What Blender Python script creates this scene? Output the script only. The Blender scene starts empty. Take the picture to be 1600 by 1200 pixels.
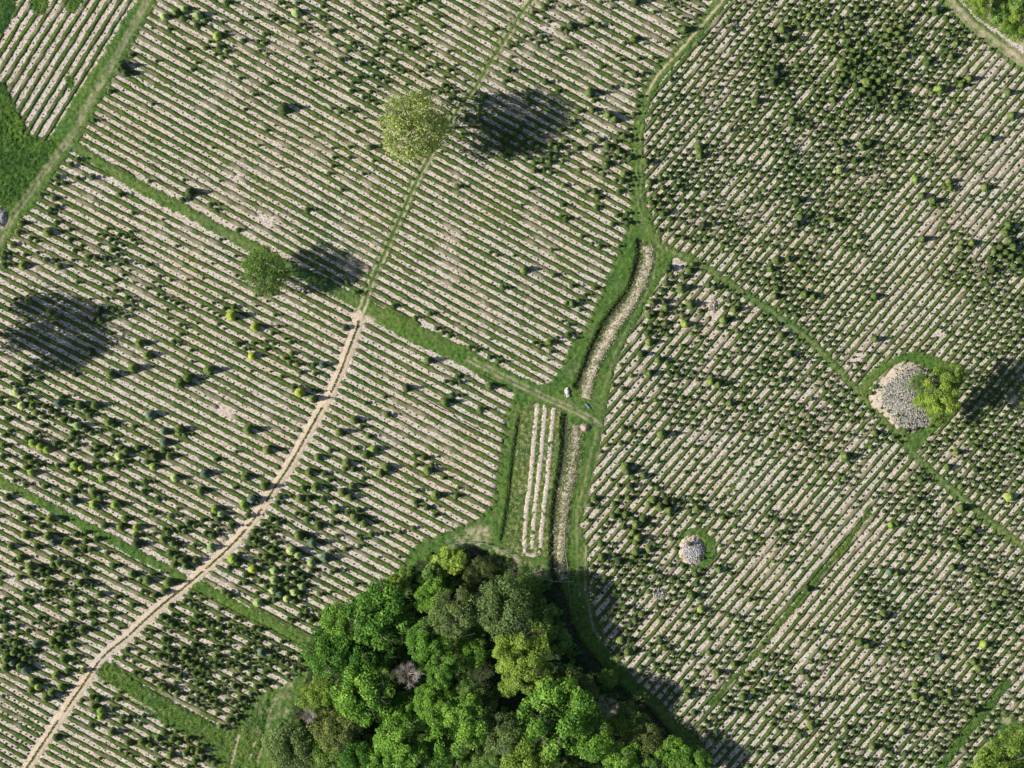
import bpy, math
import numpy as np
from mathutils import Matrix

# ------------------------------------------------------------------ camera, light, exposure
S = 0.15                     # metres per pixel of the surveyed plan (1600 x 1200)
CAM_H = 900.0
scene = bpy.context.scene
cd = bpy.data.cameras.new('camera'); cam = bpy.data.objects.new('camera', cd)
scene.collection.objects.link(cam); scene.camera = cam
cam.location = (0, 0, CAM_H); cam.rotation_euler = (0, 0, 0)
cd.sensor_width = 36; cd.lens = 36 * CAM_H / 240.0; cd.clip_start = 10; cd.clip_end = 3000

SUN_EL, SUN_DIR = 38.0, 4.0   # elevation; shadows fall towards +x turned 4 deg to +y
w = bpy.data.worlds.new('World'); scene.world = w; w.use_nodes = True
nt = w.node_tree; nt.nodes.clear()
sky = nt.nodes.new('ShaderNodeTexSky'); sky.sky_type = 'NISHITA'; sky.sun_disc = False
sky.sun_elevation = math.radians(SUN_EL); sky.sun_rotation = math.radians(270 - SUN_DIR)
bg = nt.nodes.new('ShaderNodeBackground'); bg.inputs[1].default_value = 0.082
wo = nt.nodes.new('ShaderNodeOutputWorld')
nt.links.new(sky.outputs[0], bg.inputs[0]); nt.links.new(bg.outputs[0], wo.inputs[0])
sd = bpy.data.lights.new('sun', 'SUN'); sd.energy = 5.0; sd.angle = math.radians(0.5); sd.color = (1.0, 0.95, 0.87)
sun = bpy.data.objects.new('sun', sd); scene.collection.objects.link(sun)
sun.rotation_euler = (0, -math.radians(90 - SUN_EL), math.radians(SUN_DIR))
scene.view_settings.view_transform = 'Standard'; scene.view_settings.look = 'None'
scene.view_settings.gamma = 1; scene.view_settings.exposure = 0.40
scene.view_settings.use_curve_mapping = False

C = scene.collection
rng = np.random.default_rng(11)

# ------------------------------------------------------------------ helpers
def W(p):
    p = np.asarray(p, float); return np.stack([(p[..., 0] - 800) * S, (600 - p[..., 1]) * S], -1)

def vn(x, y, sc, seed=0):
    """smooth value noise 0..1"""
    x = np.asarray(x, float) / sc; y = np.asarray(y, float) / sc
    xi = np.floor(x).astype(np.int64); yi = np.floor(y).astype(np.int64)
    fx = x - xi; fy = y - yi; fx = fx*fx*(3-2*fx); fy = fy*fy*(3-2*fy)
    def h(a, b):
        n = (a * 374761393 + b * 668265263 + seed * 974711) & 0x7fffffff
        n = ((n ^ (n >> 13)) * 1274126177) & 0x7fffffff
        return ((n ^ (n >> 16)) & 0xffff) / 65535.0
    return (h(xi, yi)*(1-fx) + h(xi+1, yi)*fx)*(1-fy) + (h(xi, yi+1)*(1-fx) + h(xi+1, yi+1)*fx)*fy

def inpoly(x, y, poly):
    x = np.asarray(x, float); y = np.asarray(y, float)
    r = np.zeros(x.shape, bool); n = len(poly)
    for i in range(n):
        x1, y1 = poly[i]; x2, y2 = poly[(i+1) % n]
        if y1 == y2: continue
        c = ((y1 > y) != (y2 > y)) & (x < (x2-x1)*(y-y1)/(y2-y1)+x1)
        r ^= c
    return r

def dpl(x, y, pts, signed=False):
    """distance to a polyline, in px; also parameter (index units) of nearest point"""
    x = np.asarray(x, float); y = np.asarray(y, float)
    best = np.full(x.shape, 1e9); t_ = np.zeros(x.shape); sg = np.ones(x.shape)
    for i in range(len(pts)-1):
        x1, y1 = pts[i][:2]; x2, y2 = pts[i+1][:2]
        dx, dy = x2-x1, y2-y1; L = dx*dx+dy*dy
        t = np.clip(((x-x1)*dx+(y-y1)*dy)/L, 0, 1)
        d = np.hypot(x-x1-t*dx, y-y1-t*dy)
        m = d < best
        best = np.where(m, d, best); t_ = np.where(m, i+t, t_)
        sg = np.where(m, np.sign((x-x1)*dy-(y-y1)*dx), sg)
    return (best, t_, sg) if signed else (best, t_)

def smooth_line(pts, step=3.0):
    p = np.array([q[:2] for q in pts], float)
    p = np.vstack([2*p[0]-p[1], p, 2*p[-1]-p[-2]]); out = []
    for i in range(1, len(p)-2):
        n = max(2, int(np.hypot(*(p[i+1]-p[i]))/step)); t = np.linspace(0, 1, n, endpoint=False)[:, None]
        a, b, c, d = p[i-1], p[i], p[i+1], p[i+2]
        out.append(.5*((2*b)+(-a+c)*t+(2*a-5*b+4*c-d)*t**2+(-a+3*b-3*c+d)*t**3))
    out.append(p[-2][None]); return np.vstack(out)

def mk(name, verts, faces, mat=None, attr=None, smooth=False):
    """mesh from a vertex array and a list of (n,3)/(n,4) index arrays; attr: dict name -> per-vertex floats"""
    me = bpy.data.meshes.new(name)
    faces = [np.asarray(f, np.int32) for f in faces if len(f)]
    me.vertices.add(len(verts)); me.vertices.foreach_set('co', np.asarray(verts, np.float32).ravel())
    nl = sum(f.size for f in faces); nf = sum(len(f) for f in faces)
    me.loops.add(nl); me.loops.foreach_set('vertex_index', np.concatenate([f.ravel() for f in faces]))
    tot = np.concatenate([np.full(len(f), f.shape[1], np.int32) for f in faces])
    st = np.concatenate([[0], np.cumsum(tot)[:-1]]).astype(np.int32)
    me.polygons.add(nf); me.polygons.foreach_set('loop_start', st); me.polygons.foreach_set('loop_total', tot)
    if attr:
        for k, v in attr.items():
            a = me.attributes.new(k, 'FLOAT', 'POINT'); a.data.foreach_set('value', np.asarray(v, np.float32).ravel())
    if smooth: me.polygons.foreach_set('use_smooth', np.ones(nf, bool))
    me.update(); me.validate()
    if mat: me.materials.append(mat)
    return me

def obj(name, me, parent=None, loc=None, kind=None, label=None, cat=None, group=None, mat=None):
    o = bpy.data.objects.new(name, me); C.objects.link(o)
    if parent is not None: o.parent = parent
    if loc is not None: o.location = loc
    if kind: o['kind'] = kind
    if label: o['label'] = label
    if cat: o['category'] = cat
    if group: o['group'] = group
    if mat is not None and me is not None:
        o.material_slots[0].link = 'OBJECT'; o.material_slots[0].material = mat
    return o

def empty(name, loc, label, cat, group=None, rz=0, sc=1):
    o = obj(name, None, loc=loc, label=label, cat=cat, group=group)
    o.rotation_euler = (0, 0, rz); o.scale = (sc, sc, sc); o.empty_display_size = .3
    return o

# ------------------------------------------------------------------ materials
def newmat(name):
    m = bpy.data.materials.new(name); m.use_nodes = True
    t = m.node_tree; t.nodes.clear()
    o = t.nodes.new('ShaderNodeOutputMaterial'); b = t.nodes.new('ShaderNodeBsdfPrincipled')
    b.inputs['Roughness'].default_value = .85; b.inputs['Specular IOR Level'].default_value = .2
    t.links.new(b.outputs[0], o.inputs[0])
    return m, t, b, o
def noise(t, sc, det=3, rough=.6, seed=0.0, vec=None):
    n = t.nodes.new('ShaderNodeTexNoise'); n.noise_dimensions = '3D'
    n.inputs['Scale'].default_value = sc; n.inputs['Detail'].default_value = det; n.inputs['Roughness'].default_value = rough
    if vec is None:
        g = t.nodes.new('ShaderNodeNewGeometry'); vec = g.outputs['Position']
    mp = t.nodes.new('ShaderNodeMapping'); mp.inputs['Location'].default_value = (seed*13.7, seed*7.1, seed)
    t.links.new(vec, mp.inputs[0]); t.links.new(mp.outputs[0], n.inputs['Vector'])
    return n.outputs['Fac']
def ramp(t, fac, stops):
    r = t.nodes.new('ShaderNodeValToRGB'); e = r.color_ramp.elements
    while len(e) < len(stops): e.new(.5)
    for q, (p, c) in zip(e, stops): q.position = p; q.color = (c[0], c[1], c[2], 1)
    t.links.new(fac, r.inputs[0]); return r.outputs[0]
def mix(t, fac, a, b, mode='MIX'):
    n = t.nodes.new('ShaderNodeMix'); n.data_type = 'RGBA'; n.blend_type = mode
    for s, v in ((n.inputs[0], fac), (n.inputs[6], a), (n.inputs[7], b)):
        if hasattr(v, 'links'): t.links.new(v, s)
        elif isinstance(v, (int, float)): s.default_value = v
        else: s.default_value = (v[0], v[1], v[2], 1)
    return n.outputs[2]
def attr(t, name):
    a = t.nodes.new('ShaderNodeAttribute'); a.attribute_name = name; return a.outputs['Fac']
def bump(t, b, fac, dist=.05, st=1.0):
    n = t.nodes.new('ShaderNodeBump'); n.inputs['Distance'].default_value = dist; n.inputs['Strength'].default_value = st
    t.links.new(fac, n.inputs['Height']); t.links.new(n.outputs[0], b.inputs['Normal'])

def soil_color(t, light=1.0, pink=1.0):
    k = light
    base = ramp(t, noise(t, 2.3, 5, .82, 1), [(.32, (.10*k, .088*k, .075*k)), (.42, (.31*k, .262*k, .222*k)), (.50, (.48*k, .418*k, .36*k)), (.59, (.64*k, .575*k, .50*k)), (.75, (.74*k, .68*k, .61*k))])
    big = ramp(t, noise(t, .09, 3, .6, 2), [(.42, (0, 0, 0)), (.66, (1, 1, 1))])
    c = mix(t, big, base, mix(t, 1.0, base, (1.0, .94, .87), 'MULTIPLY'))
    weed = ramp(t, noise(t, 1.1, 3, .7, 3), [(.63, (0, 0, 0)), (.70, (1, 1, 1))])
    c = mix(t, mix(t, .55, (0, 0, 0), weed), c, (.13, .15, .05))
    red = ramp(t, mix(t, 1.0, noise(t, .22, 3, .6, 4), noise(t, 1.6, 2, .6, 5), 'MULTIPLY'), [(.37, (0, 0, 0)), (.44, (.6, .6, .6))])
    return mix(t, mix(t, .6, (0, 0, 0), red), c, (.33, .17, .12))

def green_color(t, sc=1.6, lo=(.018, .045, .014), mi=(.055, .112, .025), hi=(.145, .21, .052), big=((.8, .9, .7), (1.35, 1.15, .8)), seed=7):
    c = ramp(t, noise(t, sc, 4, .75, seed), [(.32, lo), (.5, mi), (.68, hi)])
    m1 = ramp(t, noise(t, .07, 3, .6, seed+1), [(.35, big[0]), (.65, big[1])])
    return mix(t, 1.0, c, m1, 'MULTIPLY')

M = {}
m, t, b, o = newmat('pale_bed_soil'); c = soil_color(t, 1.05); t.links.new(c, b.inputs[0]); M['bed'] = m
m, t, b, o = newmat('bare_soil'); c = soil_color(t); t.links.new(c, b.inputs[0]); bump(t, b, noise(t, 3.0, 4, .7, 9), .10, 1); M['soil'] = m
m, t, b, o = newmat('strip_grass'); c = green_color(t)
br = ramp(t, noise(t, .5, 4, .7, 14), [(.52, (0, 0, 0)), (.64, (.75, .75, .75))])
c = mix(t, br, c, (.105, .098, .04))
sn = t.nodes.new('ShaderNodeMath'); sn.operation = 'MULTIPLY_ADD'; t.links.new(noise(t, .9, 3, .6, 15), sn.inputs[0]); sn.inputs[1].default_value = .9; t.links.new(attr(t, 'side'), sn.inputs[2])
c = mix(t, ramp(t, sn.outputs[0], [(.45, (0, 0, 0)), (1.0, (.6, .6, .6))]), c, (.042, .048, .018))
c = mix(t, attr(t, 'wear'), c, (.34, .29, .2)); t.links.new(c, b.inputs[0]); bump(t, b, noise(t, 5, 3, .7, 4), .08); M['strip'] = m
m, t, b, o = newmat('lane_grass'); c = green_color(t, 1.1, (.03, .07, .018), (.065, .135, .03), (.12, .20, .055), seed=21)
c = mix(t, ramp(t, noise(t, .35, 4, .7, 24), [(.5, (0, 0, 0)), (.72, (.7, .7, .7))]), c, (.15, .17, .07))
wr = attr(t, 'wear'); sc_ = ramp(t, noise(t, 1.5, 4, .7, 5), [(.3, (.32, .25, .16)), (.7, (.56, .47, .34))])
c = mix(t, wr, c, sc_); t.links.new(c, b.inputs[0]); bump(t, b, noise(t, 3, 4, .7, 4), .12); M['lane'] = m
m, t, b, o = newmat('lush_meadow'); c = green_color(t, 1.0, (.02, .055, .014), (.05, .12, .022), (.12, .20, .045), big=((.65, .75, .7), (1.6, 1.3, .9)), seed=31)
c = mix(t, attr(t, 'wear'), c, (.36, .30, .2)); t.links.new(c, b.inputs[0]); bump(t, b, noise(t, 2, 4, .7, 4), .15); M['lush'] = m
m, t, b, o = newmat('weedy_bed'); c = green_color(t, 1.3, (.03, .065, .018), (.075, .125, .035), (.24, .26, .13), seed=41)
c = mix(t, ramp(t, noise(t, .9, 4, .75, 44), [(.56, (0, 0, 0)), (.66, (.8, .8, .8))]), c, (.42, .38, .26)); t.links.new(c, b.inputs[0]); M['weedy'] = m
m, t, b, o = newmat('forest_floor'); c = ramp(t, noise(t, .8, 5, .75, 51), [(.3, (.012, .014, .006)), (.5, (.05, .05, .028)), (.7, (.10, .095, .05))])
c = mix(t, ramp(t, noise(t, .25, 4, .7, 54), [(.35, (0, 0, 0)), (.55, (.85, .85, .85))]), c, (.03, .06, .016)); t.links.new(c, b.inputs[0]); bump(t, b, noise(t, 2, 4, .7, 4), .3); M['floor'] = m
m, t, b, o = newmat('sandy_track'); c = ramp(t, noise(t, 1.2, 5, .7, 61), [(.3, (.42, .315, .205)), (.5, (.54, .43, .305)), (.7, (.61, .50, .37))])
c = mix(t, ramp(t, noise(t, .06, 2, .5, 64), [(.56, (0, 0, 0)), (.7, (.75, .75, .75))]), c, (.40, .37, .35)); t.links.new(c, b.inputs[0]); bump(t, b, noise(t, 3, 4, .7, 4), .05); M['sand'] = m
m, t, b, o = newmat('dry_bank'); c = ramp(t, noise(t, 1.1, 5, .62, 71), [(.3, (.26, .24, .13)), (.45, (.46, .40, .28)), (.65, (.60, .53, .41))]); t.links.new(c, b.inputs[0]); bump(t, b, noise(t, 3, 4, .7, 4), .15); M['bank'] = m
m, t, b, o = newmat('ditch_mud'); c = ramp(t, noise(t, 1.3, 5, .75, 81), [(.3, (.02, .024, .013)), (.5, (.05, .052, .034)), (.72, (.16, .145, .11))]); t.links.new(c, b.inputs[0]); bump(t, b, noise(t, 2, 4, .7, 4), .15); M['mud'] = m
def stone_mat(name, a, c2, c3):
    m, t, b, o = newmat(name); oi = attr(t, 'tint')
    c = ramp(t, oi, [(.0, a), (.5, c2), (1.0, c3)])
    c = mix(t, 1.0, c, ramp(t, noise(t, 4, 3, .6, 5), [(.3, (.75, .75, .75)), (.7, (1.1, 1.1, 1.1))]), 'MULTIPLY')
    t.links.new(c, b.inputs[0]); return m
M['stone'] = stone_mat('field_stone', (.11, .11, .095), (.31, .30, .26), (.56, .53, .46))
M['pale_stone'] = stone_mat('pale_stone', (.12, .12, .12), (.36, .34, .34), (.72, .69, .67))
m, t, b, o = newmat('heap_earth'); c = ramp(t, noise(t, 1.6, 5, .75, 91), [(.3, (.22, .18, .13)), (.5, (.44, .37, .28)), (.7, (.58, .51, .40))]); t.links.new(c, b.inputs[0]); bump(t, b, noise(t, 4, 4, .7, 4), .1); M['heap'] = m
def foliage(name, lo, mi, hi, trans=.25, patch=.35):
    m, t, b, o = newmat(name); b.inputs['Roughness'].default_value = .6
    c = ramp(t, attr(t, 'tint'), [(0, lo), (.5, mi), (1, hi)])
    oi = t.nodes.new('ShaderNodeObjectInfo')
    tc = t.nodes.new('ShaderNodeTexCoord')
    c = mix(t, 1.0, c, ramp(t, oi.outputs['Random'], [(0, (.82, .88, .85)), (1, (1.2, 1.12, 1.05))]), 'MULTIPLY')
    pz = ramp(t, noise(t, patch, 3, .6, 3), [(.35, (.7, .78, .75)), (.65, (1.25, 1.18, 1.0))])
    c = mix(t, 1.0, c, pz, 'MULTIPLY')
    t.links.new(c, b.inputs[0])
    tr = t.nodes.new('ShaderNodeBsdfTranslucent'); t.links.new(mix(t, 1.0, c, (1.3, 1.4, .7), 'MULTIPLY'), tr.inputs[0])
    ms = t.nodes.new('ShaderNodeMixShader'); ms.inputs[0].default_value = trans
    t.links.new(b.outputs[0], ms.inputs[1]); t.links.new(tr.outputs[0], ms.inputs[2]); t.links.new(ms.outputs[0], o.inputs[0])
    return m
F = {
 'bright': foliage('leaf_bright', (.035, .10, .014), (.12, .265, .035), (.31, .49, .10)),
 'deep': foliage('leaf_deep', (.02, .07, .012), (.07, .19, .025), (.22, .40, .08)),
 'yellow': foliage('leaf_yellow', (.07, .13, .02), (.19, .29, .045), (.35, .46, .11)),
 'lime': foliage('leaf_lime', (.11, .16, .045), (.26, .34, .11), (.44, .52, .23)),
 'mid': foliage('leaf_mid', (.045, .10, .02), (.12, .215, .045), (.27, .40, .12)),
 'grey': foliage('leaf_greygreen', (.06, .10, .035), (.14, .21, .07), (.25, .33, .14)),
 'olive': foliage('leaf_olive', (.05, .075, .022), (.13, .18, .05), (.25, .30, .11)),
 'brown': foliage('leaf_brown', (.05, .07, .028), (.12, .15, .05), (.22, .25, .10)),
 'c_green': foliage('needle_green', (.032, .06, .016), (.095, .14, .038), (.21, .27, .085), .12, .2),
 'c_young': foliage('needle_young', (.028, .052, .016), (.078, .120, .034), (.17, .22, .07), .12, .1),
 'c_bright': foliage('needle_bright', (.08, .13, .025), (.20, .29, .06), (.36, .46, .12), .15, .2),
 'c_pale': foliage('needle_pale', (.13, .18, .06), (.30, .38, .15), (.48, .56, .27), .15, .2),
 'c_yellow': foliage('needle_yellow', (.14, .18, .02), (.30, .36, .045), (.45, .52, .10), .15, .2),
 'c_blue': foliage('needle_blue', (.04, .07, .05), (.09, .14, .10), (.18, .24, .19), .12, .2),
 'c_dark': foliage('needle_dark', (.018, .035, .012), (.045, .07, .025), (.09, .12, .045), .08, .2),
}
m, t, b, o = newmat('bark'); c = ramp(t, noise(t, 3, 4, .7, 2), [(.3, (.07, .055, .045)), (.7, (.20, .17, .14))]); t.links.new(c, b.inputs[0]); M['bark'] = m
m, t, b, o = newmat('bare_twigs'); c = ramp(t, noise(t, 3, 4, .7, 2), [(.3, (.20, .18, .15)), (.7, (.44, .40, .36))]); t.links.new(c, b.inputs[0]); M['twig'] = m
m, t, b, o = newmat('galvanised_wire'); b.inputs['Base Color'].default_value = (.40, .40, .37, 1); b.inputs['Roughness'].default_value = .5; M['wire'] = m
m, t, b, o = newmat('black_hose'); b.inputs['Base Color'].default_value = (.03, .03, .035, 1); M['hose'] = m
m, t, b, o = newmat('pipe_metal'); b.inputs['Base Color'].default_value = (.16, .20, .27, 1); b.inputs['Metallic'].default_value = .4; b.inputs['Roughness'].default_value = .45; M['pipe'] = m

# ------------------------------------------------------------------ the plan (pixels)
T1 = [(852, -45), (830, 0), (811, 25), (792, 56), (767, 94), (742, 137), (720, 163), (680, 227), (653, 277), (630, 327), (598, 400), (580, 440), (567, 477), (560, 497)]
T2 = [(561, 490), (558, 510), (547, 540), (533, 577), (517, 613), (497, 647), (473, 690), (450, 730), (430, 760), (400, 806), (360, 853), (300, 907), (247, 950), (200, 993), (160, 1027), (127, 1073), (83, 1137), (43, 1197), (12, 1245)]
NW = [(262, -45), (230, 0), (180, 90), (140, 160), (112, 212), (72, 265), (22, 335), (0, 372), (-30, 420)]
L1 = [(112, 226, 8), (150, 250, 9), (200, 282, 9), (273, 320, 9.5), (333, 353, 9), (377, 377, 9), (473, 428, 10), (550, 466, 11), (587, 489, 13), (633, 514, 15), (683, 536, 15), (733, 561, 14), (793, 592, 13), (850, 620, 13), (900, 642, 12), (927, 657, 10)]
L2a = [(-45, 727), (0, 752), (50, 777), (97, 803), (150, 830), (200, 857), (250, 883), (290, 908)]
L2b = [(310, 916), (350, 937), (393, 960), (417, 971), (480, 1004)]
T3 = [(1150, -45), (1127, 3), (1093, 43), (1067, 73), (1027, 117), (1010, 147), (1003, 175), (995, 213), (997, 253), (997, 300), (1003, 340), (1007, 360)]
DG = [(1030, 385), (1083, 407), (1133, 439), (1197, 480), (1267, 533), (1330, 600), (1347, 620), (1400, 673), (1427, 710), (1483, 763), (1517, 790), (1560, 826), (1603, 858), (1645, 892)]
RD = [(1440, -45), (1481, 0), (1520, 42), (1567, 75), (1600, 100), (1645, 135)]
SW1 = [(1356, 802), (1330, 838), (1312, 862), (1275, 906), (1231, 959), (1200, 999), (1160, 1045), (1110, 1100)]
SW2 = [(1228, 662), (1200, 695), (1175, 721), (1130, 780)]
LL = [(1462, 1212), (1505, 1150), (1548, 1100), (1572, 1068)]
D1 = [(1000, 378), (1000, 400), (987, 450), (967, 477), (943, 510), (927, 543), (913, 580), (903, 602)]
D1b = [(1010, 384), (1013, 405), (1003, 435), (993, 460), (977, 485), (960, 510), (945, 537), (933, 560), (922, 585), (914, 622)]
D2 = [(883, 650), (882, 705), (873, 755), (866, 805), (865, 875), (868, 905), (877, 933), (900, 1000), (933, 1040), (960, 1073), (1013, 1110), (1047, 1153), (1075, 1195), (1095, 1245)]
D2b = [(899, 664), (899, 692), (893, 735), (883, 775), (878, 830), (875, 875), (882, 905)]
D3 = [(811, 655), (802, 712), (795, 780), (784, 842)]
ZONE = [(985, 290), (985, 340), (980, 360), (967, 397), (957, 407), (947, 443), (933, 470), (917, 507), (890, 540), (880, 570), (862, 595), (835, 605), (806, 612), (800, 628), (793, 642), (787, 693), (777, 747), (770, 788), (750, 808), (700, 831), (653, 848), (630, 880), (600, 910), (540, 946), (493, 988), (474, 1003), (468, 1057), (430, 1074), (400, 1086), (385, 1106), (370, 1131), (350, 1141), (335, 1175), (345, 1245), (1130, 1245), (1113, 1182), (1090, 1149), (1060, 1129), (1033, 1095), (997, 1067), (950, 1011), (940, 983), (923, 934), (920, 880), (920, 860), (907, 821), (920, 777), (933, 721), (943, 667), (947, 637), (960, 580), (980, 530), (1017, 463), (1047, 415), (1060, 395), (1033, 372), (1021, 350), (1012, 320), (1008, 290)]
WOOD = [(700, 866), (740, 856), (790, 872), (835, 902), (868, 912), (878, 940), (900, 1005), (950, 1072), (1000, 1108), (1035, 1150), (1065, 1200), (1075, 1245), (420, 1245), (440, 1180), (462, 1100), (490, 1030), (505, 980), (560, 945), (610, 905), (650, 880)]
MEAD = [(-45, 112), (8, 131), (15, 143), (22, 165), (30, 178), (38, 193), (40, 209), (52, 213), (73, 219), (105, 222), (72, 265), (20, 338), (-10, 385), (-45, 425)]
BP1 = [(43, 5), (60, -10), (75, -5), (72, 20), (60, 24), (48, 14)]
BP2 = [(112, -10), (128, -15), (130, 0), (122, 12), (108, 26), (104, 14)]
BP3 = [(103, 120), (112, 118), (116, 132), (110, 142), (102, 134)]
MEAD0 = [(-45, -45), (32, -45), (24, 15), (12, 42), (0, 58), (-45, 90)]
SWATH = [(150, 1044), (165, 1035), (180, 1037), (215, 1066), (275, 1098), (330, 1128), (352, 1143), (372, 1128), (420, 1090), (400, 1200), (345, 1200), (330, 1172), (300, 1155), (240, 1122), (200, 1090), (155, 1062)]
RING = [(1343, 606), (1352, 590), (1368, 572), (1400, 555), (1425, 548), (1455, 553), (1480, 568), (1500, 590), (1495, 640), (1470, 665), (1445, 690), (1432, 706), (1405, 680), (1360, 632)]
HEAP1 = [(1354, 616), (1371, 592), (1390, 574), (1415, 565), (1438, 571), (1453, 580), (1466, 600), (1474, 634), (1462, 660), (1438, 672), (1421, 677), (1401, 670), (1384, 652), (1363, 635)]
CORNER = [(1553, 1112), (1590, 1122), (1645, 1160), (1645, 1245), (1490, 1245), (1512, 1200), (1558, 1140)]
NE = [(1478, -45), (1500, 0), (1535, 32), (1580, 62), (1645, 108), (1645, -45)]
BED = [(812, 640), (832, 628), (876, 640), (872, 700), (858, 800), (856, 868), (820, 875), (786, 850), (797, 780), (804, 712)]

# ------------------------------------------------------------------ base height
def gz(x, y):
    z = (vn(x, y, 40, 3) - .5) * .04
    for L, wd, dp in ((D1, 8, .75), (D2, 8, .8), (D3, 3.2, .4)):
        d, t_ = dpl(x, y, L); z = z - dp * np.clip(1 - (d / wd)**2, 0, 1)
    for L, wd, h in ((D1b, 10, .22), (D2b, 7, .2)):
        d, t_ = dpl(x, y, L); z = z + h * np.clip(1 - (d / wd)**2, 0, 1)
    return z

# ------------------------------------------------------------------ ground sheet
def ground():
    gx = np.concatenate([[-2600, -1400, -600, -200], np.arange(-60, 1661, 4.0), [1800, 2200, 3000, 4200]])
    gy = np.concatenate([[-2400, -1300, -500, -200], np.arange(-60, 1261, 4.0), [1400, 1800, 2500, 3600]])
    X, Y = np.meshgrid(gx, gy); nx, ny = len(gx), len(gy)
    z = (vn(X, Y, 40, 3) - .5) * .04 + (vn(X, Y, 5, 5) - .5) * .02 - .012
    dd = np.minimum(np.minimum(dpl(X, Y, D1)[0], dpl(X, Y, D2)[0]), dpl(X, Y, D3)[0])
    z -= 1.5 * np.clip(1 - (dd / 26)**2, 0, 1) * inpoly(X, Y, ZONE)
    v = np.concatenate([W(np.stack([X, Y], -1)), z[..., None]], -1).reshape(-1, 3)
    i = np.arange((ny-1)*nx).reshape(ny-1, nx)[:, :-1].ravel()
    f = np.stack([i, i+nx, i+nx+1, i+1], -1)
    obj('ground', mk('ground', v, [f], M['soil'], smooth=True), kind='structure', label='pinkish bare soil of the tree farm showing between the grass strips')
ground()

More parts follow.
